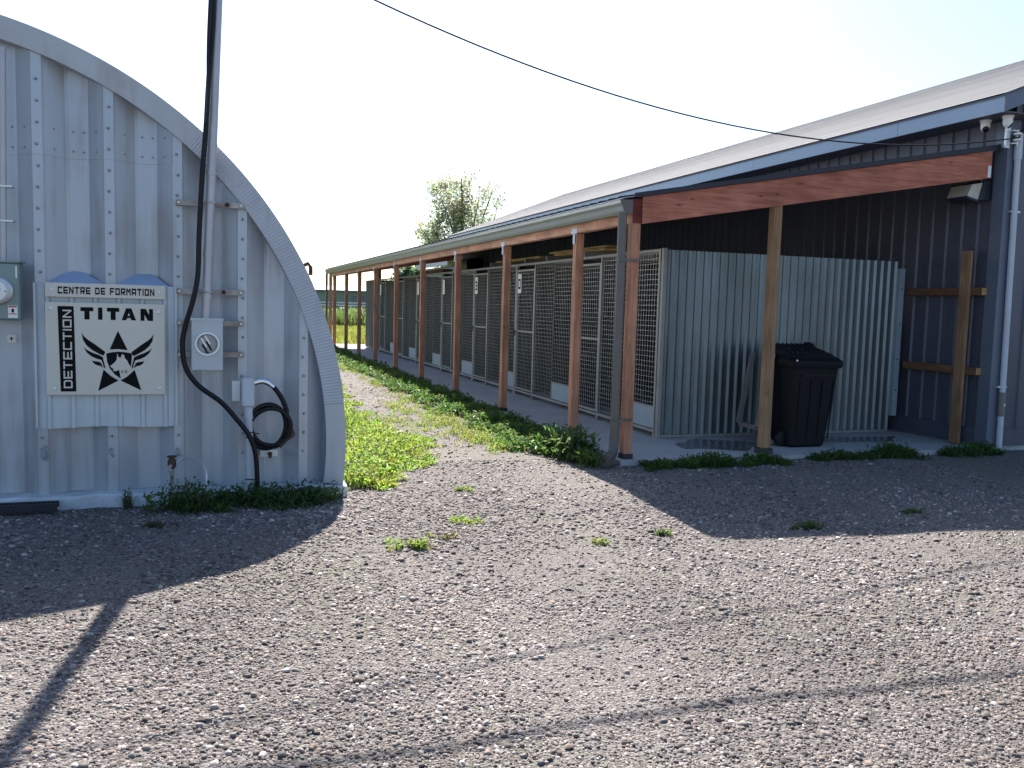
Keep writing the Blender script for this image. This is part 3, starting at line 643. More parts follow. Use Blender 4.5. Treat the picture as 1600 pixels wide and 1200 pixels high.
# ------------------------------------------------------------------ metal building
WX, YF, YB = 4.60, -0.12, 23.0
bd = thing('metal_building', 'long slate-blue metal building with shingled roof behind the kennels', 'building', (8.8, 11, 0))
def ribbed(x_of, u0, u1, z0, z1f, name, parent, material='slate_wall', flip=1):
    """one sheet along u with raised ribs; x_of(u,d) -> (x,y)"""
    b = MB(); P = [(u0,0)]; w = (u1-u0)/4
    for i in range(4):
        c = u0+w*(i+0.5); P += [(c-0.030,0),(c-0.016,0.022),(c+0.016,0.022),(c+0.030,0)]
    P += [(u1,0)]; n = len(P)
    V = [(*x_of(u,d), z0) for u,d in P]+[(*x_of(u,d), z1f(u)) for u,d in P]
    b.poly(V, [(i,i+1,n+i+1,n+i) for i in range(n-1)]); return b.build(name, material, parent)
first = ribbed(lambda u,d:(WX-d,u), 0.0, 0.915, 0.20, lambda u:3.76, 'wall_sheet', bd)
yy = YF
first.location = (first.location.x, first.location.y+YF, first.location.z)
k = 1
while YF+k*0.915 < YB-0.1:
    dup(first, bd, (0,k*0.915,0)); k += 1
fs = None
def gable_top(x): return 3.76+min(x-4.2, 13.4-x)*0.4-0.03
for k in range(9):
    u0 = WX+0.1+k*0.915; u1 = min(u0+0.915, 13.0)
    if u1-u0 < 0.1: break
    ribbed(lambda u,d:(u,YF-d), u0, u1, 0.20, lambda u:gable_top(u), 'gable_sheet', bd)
MB().box(WX-0.035,WX+0.0,YF,YB,0.02,0.22).build('base_trim','slate_wall',bd)
MB().box(WX+0.002,13.0,YF-0.035,YF+0.0,0.02,0.22).build('base_trim','slate_wall',bd)
MB().box(WX+0.05,12.95,YF+0.05,YB,-0.1,0.02).build('foundation','sill_concrete',bd)
MB().box(WX+0.03,13.0,YB-0.03,YB,0.1,3.7).build('rear_wall','slate_wall',bd)
MB().box(12.97,13.0,YF,YB-0.04,0.1,3.7).build('far_side_wall','slate_wall',bd)
b = MB(); b.box(WX-0.045,WX-0.025,YF-0.045,YF+0.12,0.05,3.74); b.box(WX-0.0245,WX+0.13,YF-0.045,YF-0.025,0.05,3.74); b.build('corner_trim','slate_trim',bd)
# eaves
for i,(y0,y1) in enumerate([(-0.42,1.15)]+[(1.15+3.1*j,4.25+3.1*j) for j in range(7)]):
    MB().box(4.185,4.20,y0+0.003,y1-0.003,3.745,3.925).build('fascia_board','fascia',bd)
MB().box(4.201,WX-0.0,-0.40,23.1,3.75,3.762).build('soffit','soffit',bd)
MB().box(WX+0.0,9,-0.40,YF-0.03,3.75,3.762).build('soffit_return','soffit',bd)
# rake fascia on the gable end (parallelogram)
b = MB()
b.prism([(4.186,-0.425,3.745),(8.8,-0.425,3.745+4.614*0.4),(8.8,-0.425,3.745+4.614*0.4+0.2),(4.186,-0.425,3.945)],(0,0.018,0)); b.build('rake_board','slate_trim',bd)
b = MB()
b.prism([(13.414,-0.425,3.745),(8.802,-0.425,3.745+4.612*0.4),(8.802,-0.425,3.945+4.612*0.4),(13.414,-0.425,3.945)],(0,0.018,0)); b.build('rake_board','slate_trim',bd)
# shingle courses
L = 4.62; nc = 34
for sgn in (1,-1):
    b = MB(); V=[]; F=[]
    for i in range(nc):
        t0,t1 = L*i/nc, L*(i+1)/nc
        for (t,h) in ((t0,0.008),(t1,0.001)):
            x = 4.17+t if sgn==1 else 13.43-t
            V += [(x,-0.45,3.935+0.4*t+h),(x,23.25,3.935+0.4*t+h)]
    for i in range(2*nc-1): F.append((2*i,2*i+1,2*i+3,2*i+2))
    b.poly(V,F); b.build('shingles','shingle',bd)
b = MB(); b.prism([(4.17,-0.44,3.925),(8.79,-0.44,5.773),(8.79,-0.44,5.758),(4.17,-0.44,3.91)],(0,23.6,0)); b.build('roof_deck','soffit',bd)

MB().tube([(8.8,0.9,5.7),(8.8,0.9,6.4)],0.03,10).build('roof_riser','mast_steel',bd,smooth=True)

# ------------------------------------------------------------------ lean-to shelter
lt = thing('lean_to_shelter', 'open timber lean-to roof over the row of dog kennels', 'shelter', (0,0,0))
PY = [1.39,3.95,6.49,9.05,11.63,14.19,16.72,19.2,21.75]
b = MB(); b.bbox(-0.048,0.048,-0.048,0.048,0.05,2.34,0.005); p0 = b.build('post','red_wood_z',lt)
b = MB(); b.box(-0.055,0.055,-0.055,0.055,-0.01,0.05); b.build('post_base','black_iron',p0)
b = MB(); b.box(-0.051,0.051,-0.080,0.080,2.325,2.40); b.v=[(x-0.004 if x<0 else x,y,z) for x,y,z in b.v]; MB_=b
for y in PY:
    q = dup(p0, lt, (0.012+random.uniform(-0.006,0.006), y, 0)); q.rotation_euler = (random.uniform(-0.003,0.003), random.uniform(-0.003,0.003), 0)
dup(p0, lt, (0.0,22.75,0))
# galvanised post caps
b = MB(); b.box(-0.054,-0.0505,-0.085,0.085,2.335,2.395); b.box(-0.0545,-0.0505,-0.03,0.03,2.22,2.3345); cap = b.build('post_cap','cap_zinc',lt); cap.location=(0.0,PY[0],0)
for y in PY[1:]: dup(cap, lt, (0,y-PY[0],0))
for y0,y1 in ((-0.05,4.95),(4.953,9.95),(9.953,14.95),(14.953,19.95),(19.953,22.8)):
    MB().bbox(-0.048,0.048,y0,y1,2.341,2.575,0.004).build('header_beam','red_wood_y',lt)
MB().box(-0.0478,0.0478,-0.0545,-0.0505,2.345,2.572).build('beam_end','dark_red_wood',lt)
SL = 0.182
def rz(x): return 2.590+SL*(x+0.05)
for y0 in (-0.070, 22.76):
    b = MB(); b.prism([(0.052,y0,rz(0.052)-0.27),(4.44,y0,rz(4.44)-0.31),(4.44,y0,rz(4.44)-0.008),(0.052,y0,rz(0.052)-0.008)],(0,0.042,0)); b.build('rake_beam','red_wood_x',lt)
b = MB(); b.prism([(4.385,-0.0745,rz(4.4)-0.30),(4.432,-0.0745,rz(4.4)-0.30),(4.432,-0.0745,rz(4.4)-0.17),(4.385,-0.0745,rz(4.4)-0.17)],(0,0.004,0)); b.build('beam_bracket','galv',lt)
b = MB(); b.prism([(-0.05,-0.105,rz(-0.05)-0.004),(4.52,-0.105,rz(4.52)-0.004),(4.52,-0.105,rz(4.52)+0.055),(-0.05,-0.105,rz(-0.05)+0.04)],(0,0.03,0)); b.build('rake_trim','roof_under',lt)
for y in [0.7]+PY:
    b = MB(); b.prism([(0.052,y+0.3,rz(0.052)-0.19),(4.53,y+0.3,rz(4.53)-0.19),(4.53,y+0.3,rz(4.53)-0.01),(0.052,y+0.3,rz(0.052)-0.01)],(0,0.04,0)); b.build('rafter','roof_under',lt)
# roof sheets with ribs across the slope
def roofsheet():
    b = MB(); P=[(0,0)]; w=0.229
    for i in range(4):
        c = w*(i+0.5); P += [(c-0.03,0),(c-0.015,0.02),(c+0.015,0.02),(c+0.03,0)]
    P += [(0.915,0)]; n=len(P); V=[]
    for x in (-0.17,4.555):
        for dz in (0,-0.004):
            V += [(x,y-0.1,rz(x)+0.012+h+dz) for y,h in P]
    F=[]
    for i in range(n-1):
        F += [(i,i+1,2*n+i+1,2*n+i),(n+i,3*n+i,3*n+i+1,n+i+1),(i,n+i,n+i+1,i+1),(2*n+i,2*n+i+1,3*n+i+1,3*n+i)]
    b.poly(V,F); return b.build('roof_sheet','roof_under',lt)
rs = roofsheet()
for k in range(1,25): dup(rs, lt, (0,k*0.917,0))
# middle posts and their bases
for y in (0.02, 22.55):
    MB().bbox(1.60,1.70,y-0.05,y+0.05,0.06,rz(1.65)-0.275,0.005).build('middle_post','brown_wood_z',lt)
    MB().box(1.58,1.72,y-0.07,y+0.07,-0.06,0.06).build('post_base','black_iron',lt)
# gutter
gp = [(-0.055,2.555),(-0.055,2.435),(-0.135,2.43),(-0.150,2.455),(-0.165,2.50),(-0.185,2.53),(-0.19,2.56),(-0.18,2.56),(-0.175,2.535),(-0.155,2.50),(-0.142,2.46),(-0.132,2.438),(-0.06,2.442),(-0.06,2.555)]
b = MB(); b.prism([(x,-0.06,z) for x,z in gp],(0,22.9,0)); b.build('gutter','gutter',lt)
b = MB(); b.prism([(-0.055,-0.068,2.565),(-0.055,-0.068,2.432),(-0.136,-0.068,2.428),(-0.168,-0.068,2.50),(-0.193,-0.068,2.562)],(0,0.0075,0)); b.build('gutter_end','downspout',lt)
b = MB(); b.prism([(-0.17,-0.1,2.572),(-0.06,-0.1,2.592),(-0.06,-0.1,2.598),(-0.17,-0.1,2.578)],(0,22.95,0)); b.build('drip_edge','hut_trim',lt)
ds = thing('downspout', 'taupe rectangular downspout at the near corner post of the lean-to', 'downspout', (-0.13,0,0))
def rect_tube(path, a, c, name, par):
    """rectangular tube; path points with frames in the vertical plane"""
    b = MB(); V=[]; F=[]; P=[Vector(p) for p in path]
    for i,p in enumerate(P):
        t=(P[min(i+1,len(P)-1)]-P[max(i-1,0)]).normalized(); s=Vector((0.85,-0.53,0)); s=(s-t*s.dot(t)).normalized(); u=t.cross(s)
        for k1,k2 in ((-1,-.75),(-.75,-1),(.75,-1),(1,-.75),(1,.75),(.75,1),(-.75,1),(-1,.75)): V.append(tuple(p+s*a*k1+u*c*k2))
    for i in range(len(P)-1):
        for k in range(8): F.append((i*8+k,i*8+(k+1)%8,i*8+8+(k+1)%8,i*8+8+k))
    F += [tuple(range(8)),tuple(range((len(P)-1)*8,len(P)*8))]
    b.poly(V,F); return b.build(name,'downspout',par)
rect_tube([(-0.135,-0.01,2.44),(-0.135,-0.01,0.22)],0.042,0.036,'pipe',ds)
rect_tube(smooth_path([(-0.135,-0.01,0.24),(-0.14,-0.016,0.15),(-0.175,-0.06,0.075),(-0.25,-0.15,0.035),(-0.36,-0.27,0.012)],4),0.045,0.038,'outlet_elbow',ds)
for z in (0.40,1.98):
    MB().box(-0.185,0.03,-0.062,-0.056,z-0.014,z+0.014).build('strap','downspout',ds)
ds2 = thing('downspout', 'slim downspout at the far end of the lean-to gutter', 'downspout', (-0.13,22.8,0))
MB().box(-0.165,-0.095,22.74,22.81,0.0,2.44).build('pipe','downspout',ds2)

# ------------------------------------------------------------------ dog kennels
KX, KZ0, KZ1 = 1.0, 0.06, 2.21
PER = 2.525
def kennel():
    k = thing('dog_kennel','','kennel',(KX,1.24,0),'row of dog kennels under the lean-to')
    Y = 1.24
    ht,gt0,gt1 = Y+0.80, Y+1.64, Y+2.50
    fr = MB()
    for y in (Y+0.018, ht if False else gt0-0.022, gt1+0.0): fr.box(KX-0.019,KX+0.019,y-0.018,y+0.018,0.0 if y!=ht else KZ0,KZ1)
    fr.box(KX-0.0185,KX+0.0185,Y+0.037,gt0-0.041,KZ0,KZ0+0.035); fr.box(KX-0.0185,KX+0.0185,Y+0.037,gt0-0.041,KZ1-0.036,KZ1-0.001)
    fr.box(KX-0.0185,KX+0.0185,gt0-0.003,gt1-0.019,KZ1-0.036,KZ1-0.001); fr.box(KX-0.0185,KX+0.0185,gt0-0.003,gt1-0.019,KZ0,KZ0+0.03)
    fr.build('frame','frame_steel',k)
    def mesh(y0,y1,z0,z1,name,par):
        b = MB(); y = y0+0.03; r=0.0017
        while y < y1: b.box(KX-r-0.004,KX+r-0.004,y-r,y+r,z0,z1); y += 0.066
        z = z0+0.035
        while z < z1: b.box(KX-r+0.0012,KX+r+0.0012,y0,y1,z-r,z+r); z += 0.0605
        return b.build(name,'wire',par)
    mesh(Y+0.037,ht,0.37,KZ1-0.037,'wire_mesh',k); mesh(ht+0.001,gt0-0.041,KZ0+0.036,KZ1-0.037,'wire_mesh',k)
    hp = MB().box(KX-0.012,KX+0.004,Y+0.045,ht-0.03,KZ0+0.045,0.345).build('feed_hatch','hatch',k)
    f = MB(); f.box(KX-0.016,KX+0.016,Y+0.037,ht+0.0,0.347,0.368); f.box(KX-0.0155,KX+0.0155,ht-0.022,ht-0.002,KZ0+0.036,0.346); f.build('hatch_frame','frame_steel',hp)
    gf = MB(); z0,z1 = KZ0+0.045, KZ1-0.10
    gf.box(KX-0.015,KX+0.015,gt0+0.004,gt0+0.034,z0,z1); gf.box(KX-0.015,KX+0.015,gt1-0.052,gt1-0.022,z0,z1)
    for z in (z0,1.07,z1-0.03): gf.box(KX-0.0145,KX+0.0145,gt0+0.035,gt1-0.053,z,z+0.03)
    g = gf.build('gate','frame_steel',k)
    mesh(gt0+0.035,gt1-0.053,z0+0.031,1.069,'gate_mesh',g); mesh(gt0+0.035,gt1-0.053,1.101,z1-0.031,'gate_mesh',g)
    lt_ = MB(); lt_.box(KX-0.03,KX-0.0155,gt1-0.06,gt1+0.012,1.06,1.085); lt_.tube([(KX-0.035,gt1-0.02,1.0),(KX-0.045,gt1-0.02,1.10)],0.009,6); lt_.build('latch','black_iron',g)
    pl = MB().box(KX-0.021,KX-0.0165,gt1-0.24,gt1-0.07,1.72,2.04).build('number_plate','white_plastic',g)
    MB().box(KX-0.02,KX+0.02,gt1-0.03,gt1+0.03,-0.001,0.055).build('foot','frame_steel',k)
    # partition to the next run, ribbed dark sheet
    b = MB(); V=[]; n=60
    for i in range(n+1):
        x = KX+0.03+3.45*i/n; dy = 0.008*math.sin(i*math.pi/2)
        V += [(x,gt1+dy,0.03),(x,gt1+dy,KZ1-0.03)]
    b.poly(V,[(2*i,2*i+2,2*i+3,2*i+1) for i in range(n)]); b.build('partition','divider',k)
    b = MB(); b.box(KX+2.0,KX+2.02,Y+0.02,gt1-0.02,0.0,1.6)
    b.build('inner_wall','divider',k)
    return k
K0 = kennel()
klab = ['nearest dog kennel, with its feed hatch beside the corrugated end panel','second dog kennel from the near end, plate shows a 0','third dog kennel from the near end','fourth dog kennel from the near end','fifth dog kennel from the near end','sixth dog kennel from the near end','last dog kennel before the far corrugated panel']
kens = [K0]
for i in range(1,7):
    c = K0.copy(); COL.objects.link(c); c.location = Vector(K0.location)+Vector((0,PER*i,0))
    for ch in K0.children: dup(ch, c)
    kens.append(c)
for c,lab in zip(kens,klab): c['label']=lab
for i,chs in ((1,'0'),(2,'3')):
    par = [q for q in kens[i].children if q.name.startswith('gate')][0]
    y1 = 1.24+2.50+PER*i
    b = MB(); pl = Place((KX-0.0225,y1-0.095,1.79),(0,-1,0),(0,0,1),0.12,0.17,(-0.001,0,0)); glyph(b,chs,0.95,0.2,pl); b.build('number','ink',par)
# corrugated galvanised panels at the two ends of the row
def corrug(P0, P1, z0, z1, pitch, amp, name, par, nrm, material='galv_sheet'):
    P0=Vector(P0); P1=Vector(P1); L=(P1-P0).length; n=int(L/pitch*8); b=MB(); V=[]
    nv=Vector(nrm)
    pr=[0,0,0.5,1.0,1.0,0.5,0,0]
    for i in range(n+1):
        p=P0.lerp(P1,i/n)+nv*(amp*pr[i%8]); V += [(p.x,p.y,z0),(p.x,p.y,z1)]
    b.poly(V,[(2*i,2*i+2,2*i+3,2*i+1) for i in range(n)]); return b.build(name,material,par)
ep = thing('kennel_end_panel','wide galvanised corrugated panel closing the near end of the kennels','metal panel',(2.7,1.2,0))
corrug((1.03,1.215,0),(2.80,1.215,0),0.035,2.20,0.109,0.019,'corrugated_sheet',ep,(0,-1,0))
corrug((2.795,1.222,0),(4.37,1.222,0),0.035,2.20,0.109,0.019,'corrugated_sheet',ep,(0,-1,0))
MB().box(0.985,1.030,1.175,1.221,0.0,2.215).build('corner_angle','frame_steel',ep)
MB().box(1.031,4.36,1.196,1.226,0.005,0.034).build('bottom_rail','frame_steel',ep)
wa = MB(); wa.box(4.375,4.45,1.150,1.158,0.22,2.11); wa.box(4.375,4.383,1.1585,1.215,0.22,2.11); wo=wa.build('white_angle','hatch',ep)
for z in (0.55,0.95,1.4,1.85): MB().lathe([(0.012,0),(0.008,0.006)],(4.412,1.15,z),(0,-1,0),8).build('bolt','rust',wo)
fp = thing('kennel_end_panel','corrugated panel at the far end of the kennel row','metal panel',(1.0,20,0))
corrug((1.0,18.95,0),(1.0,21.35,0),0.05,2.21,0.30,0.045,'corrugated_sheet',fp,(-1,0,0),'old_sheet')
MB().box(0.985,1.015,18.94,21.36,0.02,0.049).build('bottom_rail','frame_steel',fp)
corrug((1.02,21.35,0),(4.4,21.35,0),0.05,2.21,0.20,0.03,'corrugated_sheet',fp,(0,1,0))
# things lying on top of the kennels
def plank(name,label,x0,x1,y0,y1,z0,z1,m_):
    tag(MB().bbox(x0,x1,y0,y1,z0,z1,0.004).build(name,m_,None,off=((x0+x1)/2,(y0+y1)/2,z0)),label,'plank')
for (y,lab) in ((3.55,'cross bar over the second kennel carrying the light planks'),(5.0,'cross bar over the second kennel, the farther of the two'),(6.0,'cross bar under the near end of the long yellow board'),(7.9,'cross bar under the far end of the long yellow board')):
    tag(MB().box(1.03,4.5,y,y+0.04,2.211,2.30).build('cross_bar','frame_steel',None,off=(2.5,y,2.17)),lab,'bar')
plank('plank','pale timber board on the kennel tops behind the second post',1.22,1.50,3.3,5.2,2.301,2.345,'yellow_wood')
plank('plank','upper pale board stacked on another behind the second post',1.20,1.44,3.2,5.35,2.347,2.375,'yellow_wood')
plank('plank','long yellow board on the kennel tops behind the third post',1.2,1.42,5.8,8.1,2.30,2.34,'yellow_wood')
plank('plank','dark brown board on the kennel tops near the far end',1.06,1.3,11.6,14.0,2.212,2.30,'brown_wood_y')
plank('plank','thin dark board on the kennel top beyond the brown one',1.2,1.5,16.2,18.6,2.212,2.24,'brown_wood_y')
ve = thing('wall_heater','dark box unit under the shelter roof at the far wall','wall unit',(4.4,20.2,2.8))
MB().bbox(4.1,4.56,19.9,20.9,2.62,3.02,0.02).build('case','black_plastic',ve); MB().box(4.05,4.1,20.0,20.8,2.68,2.96).build('grille','black_iron',ve)

# ------------------------------------------------------------------ black bin
bn = thing('storage_bin','large black plastic bin with ribbed lid behind the middle post','bin',(2.55,0.5,0))
def ring(cx,cy,w,d,z,rc,n=5,tx=0,ty=0):
    out=[]
    for sx,sy,a0 in ((1,1,0),(-1,1,90),(-1,-1,180),(1,-1,270)):
        for k in range(n):
            a=R(a0+90*k/(n-1)); out.append((cx+sx*(w/2-rc)+rc*math.cos(a), cy+sy*(d/2-rc)+rc*math.sin(a), z))
    return out
def loft(rings, name, m_, par, tf=None, smooth=True):
    b=MB(); n=len(rings[0]); V=[p for r in rings for p in r]
    if tf: V=[tf(p) for p in V]
    F=[(i*n+k,i*n+(k+1)%n,(i+1)*n+(k+1)%n,(i+1)*n+k) for i in range(len(rings)-1) for k in range(n)]
    F += [tuple(range(n))[::-1], tuple(range((len(rings)-1)*n,len(rings)*n))]
    b.poly(V,F); return b.build(name,m_,par,smooth=smooth)
def rr_(x0,x1,y0,y1,z0,rc,zb=None):
    """rounded rectangle ring; zb = height at the back edge"""
    x0-=0.10; x1-=0.10
    q=ring((x0+x1)/2,(y0+y1)/2,x1-x0,y1-y0,0,rc)
    return [(x,y,z0+((zb-z0)*(y-y0)/(y1-y0) if zb is not None else 0)) for x,y,_ in q]
loft([rr_(2.29,2.73,0.29,0.79,0.006,0.04),rr_(2.27,2.75,0.27,0.81,0.03,0.05),rr_(2.255,2.88,0.24,0.83,0.88,0.07),rr_(2.25,2.89,0.235,0.835,0.93,0.07)],'body','black_plastic',bn)
loft([rr_(2.235,2.91,0.215,0.845,0.90,0.08),rr_(2.225,2.925,0.205,0.855,0.925,0.09),rr_(2.225,2.925,0.205,0.855,0.975,0.09,1.02),rr_(2.25,2.90,0.24,0.84,1.005,0.09,1.07)],'rim','black_plastic',bn)
loft([rr_(2.26,2.89,0.26,0.83,1.004,0.08,1.07),rr_(2.28,2.86,0.33,0.82,1.045,0.07,1.13),rr_(2.31,2.82,0.38,0.80,1.06,0.06,1.145)],'lid','lid_plastic',bn)
for i in range(8):
    x=2.245+i*0.063; MB().prism([(x-0.011,0.40,1.064),(x+0.011,0.40,1.064),(x+0.011,0.78,1.142),(x-0.011,0.78,1.142)],(0,0,0.014)).build('lid_rib','lid_plastic',bn)
MB().tube(smooth_path([(2.68,0.80,1.11),(2.70,0.78,1.15),(2.76,0.74,1.14),(2.79,0.70,1.07)]),0.02,8).build('handle','black_plastic',bn,smooth=True)
MB().lathe([(0.010,0),(0.010,0.004)],(2.175,0.222,0.985),(-0.5,-1,0.1),10).build('rivet','white_plastic',bn)
MB().box(2.26,2.70,0.226,0.237,0.80,0.83).build('front_ridge','black_plastic',bn)
for k in range(4): MB().prism([(2.24+k*0.14,0.268,0.10),(2.255+k*0.14,0.268,0.10),(2.265+k*0.15,0.238,0.76),(2.245+k*0.15,0.238,0.76)],(0,-0.006,0)).build('side_rib','black_plastic',bn)
for y in (0.36,0.70):
    MB().lathe([(0.05,0),(0.09,0.005),(0.09,0.045),(0.05,0.05)],(2.15,y,0.092),(0,1,0),18).build('wheel','rubber',bn,smooth=True)
# side flap hanging at the left: grey frame
fl = thing('grey_frame','grey frame leaning against the left side of the black bin','frame',(2.0,0.7,0))
A=(1.90,0.58,0.16); 
def bar(a,c,w,name,m_='grey_plastic'):
    a=Vector(a);c=Vector(c);b=MB(); t=(c-a).normalized(); s=Vector((0,1,0)); s=(s-t*s.dot(t)).normalized(); u=t.cross(s)
    b.prism([tuple(a+s*w+u*w),tuple(a-s*w+u*w),tuple(a-s*w-u*w),tuple(a+s*w-u*w)],tuple(c-a)); return b.build(name,m_,fl)
bar((1.93,0.55,0.20),(2.085,0.55,1.04),0.024,'rail'); bar((1.945,0.95,0.20),(2.085,0.93,1.04),0.024,'rail')
bar((1.935,0.58,0.195),(1.945,0.92,0.195),0.024,'rail'); bar((1.955,0.53,0.17),(2.08,0.46,0.022),0.022,'strut'); bar((2.085,0.58,1.03),(2.085,0.90,1.03),0.022,'rail')

# ------------------------------------------------------------------ timber rails at the right
tr = thing('timber_rails','upright board with two cross rails against the slate wall','timber frame',(4.5,0.3,0))
b=MB(); b.bbox(4.44,4.48,0.13,0.27,0.01,2.29,0.004); o=b.build('upright','brown_wood_z',tr)
for z in (1.815,0.885):
    r_=MB().bbox(4.484,4.558,-0.02,1.13,z-0.045,z+0.045,0.004).build('rail','brown_wood_y',tr)
    MB().box(4.4835,4.5585,-0.0235,-0.0205,z-0.041,z+0.041).build('cut_end','end_grain',r_)

# ------------------------------------------------------------------ gear on the building corner
wl = thing('wall_light','wall-pack flood light under the rake beam end','light',(4.5,0.2,2.9))
b=MB(); b.prism([(4.565,0.36,2.86),(4.565,0.36,3.08),(4.46,0.36,3.08),(4.40,0.36,2.86)],(0,-0.32,0)); b.build('housing','lamp_body',wl)
b=MB(); b.prism([(4.398,0.35,2.865),(4.452,0.35,3.06),(4.30,0.35,3.03),(4.24,0.35,2.90)],(0,-0.30,0)); b.build('lens','lamp_glass',wl)
b=MB(); b.prism([(4.402,0.355,2.835),(4.402,0.355,2.858),(4.24,0.355,2.895),(4.235,0.355,2.875)],(0,-0.31,0)); b.build('lower_frame','lamp_body',wl)
for x,y,lab,ang in ((4.40,0.02,'white dome camera with black lens under the eave',(-0.55,-0.75,-0.55)),(4.42,-0.26,'white dome camera at the eave corner, seen from the side',(0.6,-0.5,-0.5))):
    dc = thing('dome_camera',lab,'camera',(x,y,3.62),'dome cameras under the eave')
    MB().lathe([(0.062,0),(0.062,0.016),(0.055,0.02),(0.05,0.035)],(x,y,3.749),(0,0,-1),20).build('base','white_plastic',dc,smooth=True)
    MB().lathe([(0.052,0.0),(0.052,0.03),(0.048,0.055),(0.036,0.078),(0.015,0.09)],(x,y,3.712),(0,0,-1),20).build('dome','white_plastic',dc,smooth=True)
    v=Vector(ang).normalized(); c=Vector((x,y,3.665))+v*0.026
    MB().lathe([(0.036,0),(0.036,0.014),(0.030,0.020),(0.012,0.023)],c,v,18).build('lens','lens_black',dc,smooth=True)
ch = thing('cable_clevis','galvanised cable bracket with insulator at the building corner','bracket',(4.60,-0.17,3.5))
MB().box(4.49,4.545,-0.195,-0.166,3.42,3.66).build('back_plate','galv',ch)
for z in (3.50,3.565): MB().lathe([(0.02,0),(0.045,0.006),(0.045,0.024),(0.02,0.03)],(4.60,-0.245,z-0.01),(0,0,1),14).build('insulator','white_plastic',ch,smooth=True)
MB().tube([(4.60,-0.245,3.44),(4.60,-0.245,3.62)],0.009,8).build('pin','galv',ch); MB().box(4.535,4.60,-0.25,-0.19,3.46,3.472).build('arm','galv',ch); MB().box(4.535,4.60,-0.25,-0.19,3.60,3.612).build('arm','galv',ch)
b=MB(); b.tube(smooth_path([(4.60,-0.25,3.54),(4.68,-0.24,3.62),(4.78,-0.22,3.66),(4.95,-0.2,3.60)]),0.012,8); tag(b.build('drip_loop','rubber',None,smooth=True,off=(4.7,-0.22,3.55)),'short black cable loop behind the clevis bracket','cable')
rc = thing('white_conduit','pale conduit pipe running down the right front corner of the building','pipe',(4.71,-0.22,0))
MB().tube([(4.665,-0.205,3.50),(4.705,-0.205,0.62)],0.034,14).build('pipe','pvc',rc,smooth=True)
MB().tube([(4.664,-0.205,3.58),(4.667,-0.205,3.30)],0.043,14).build('sleeve','pvc',rc,smooth=True)
MB().tube([(4.705,-0.205,0.66),(4.709,-0.205,0.38)],0.040,14).build('expansion_sleeve','grey_plastic',rc,smooth=True)
MB().tube([(4.709,-0.205,0.38),(4.712,-0.205,-0.06)],0.034,14).build('lower_pipe','pvc',rc,smooth=True)
for z in (2.72,0.72): MB().box(4.62,4.76,-0.212,-0.165,z-0.01,z+0.01).build('strap','galv',rc)
MB().box(4.70,4.715,-0.2465,-0.2445,0.50,0.53).build('sticker','white_plastic',rc)
# overhead cables
def sagcable(A,B,sag,r,name,label,n=40):
    A=Vector(A);B=Vector(B); P=[A.lerp(B,t)-Vector((0,0,4*sag*t*(1-t))) for t in np.linspace(0,1,n)]
    b=MB(); b.tube([tuple(p) for p in P],r,8); return tag(b.build(name,'rubber',None,smooth=True,off=tuple((A+B)/2)),label,'cable')
sagcable((mx_(4.17)+0.03,-1.02,4.17),(4.60,-0.27,3.53),0.59,0.0072,'overhead_cable','thin black cable sagging from the mast across the sky to the building corner')
sagcable((mx_(4.30),-1.03,4.30),(8.8,0.9,6.3),0.30,0.015,'overhead_cable','thicker upper cable above the yard whose shadow crosses the gravel')

# ------------------------------------------------------------------ gravel stones (too many to count)
ICO_T = np.array([(0,11,5),(0,5,1),(0,1,7),(0,7,10),(0,10,11),(1,5,9),(5,11,4),(11,10,2),(10,7,6),(7,1,8),(3,9,4),(3,4,2),(3,2,6),(3,6,8),(3,8,9),(4,9,5),(2,4,11),(6,2,10),(8,6,7),(9,8,1)])
_p=(1+5**.5)/2
ICO_V = np.array([(-1,_p,0),(1,_p,0),(-1,-_p,0),(1,-_p,0),(0,-1,_p),(0,1,_p),(0,-1,-_p),(0,1,-_p),(_p,0,-1),(_p,0,1),(-_p,0,-1),(-_p,0,1)])/math.hypot(1,_p)
OCT_V = np.array([(1,0,0),(-1,0,0),(0,1,0),(0,-1,0),(0,0,1),(0,0,-1)],float)
OCT_T = np.array([(0,2,4),(2,1,4),(1,3,4),(3,0,4),(2,0,5),(1,2,5),(3,1,5),(0,3,5)])
CH_V = np.array([(0.8*math.cos(a),0.8*math.sin(a),0.9) for a in np.linspace(0,2*math.pi,6)[:-1]]+[(1.1*math.cos(a+0.5),1.1*math.sin(a+0.5),-0.5) for a in np.linspace(0,2*math.pi,6)[:-1]])
CH_T = np.array([(0,1,2),(0,2,3),(0,3,4)]+[(i,5+i,(i+1)%5) for i in range(5)]+[((i+1)%5,5+i,5+(i+1)%5) for i in range(5)])
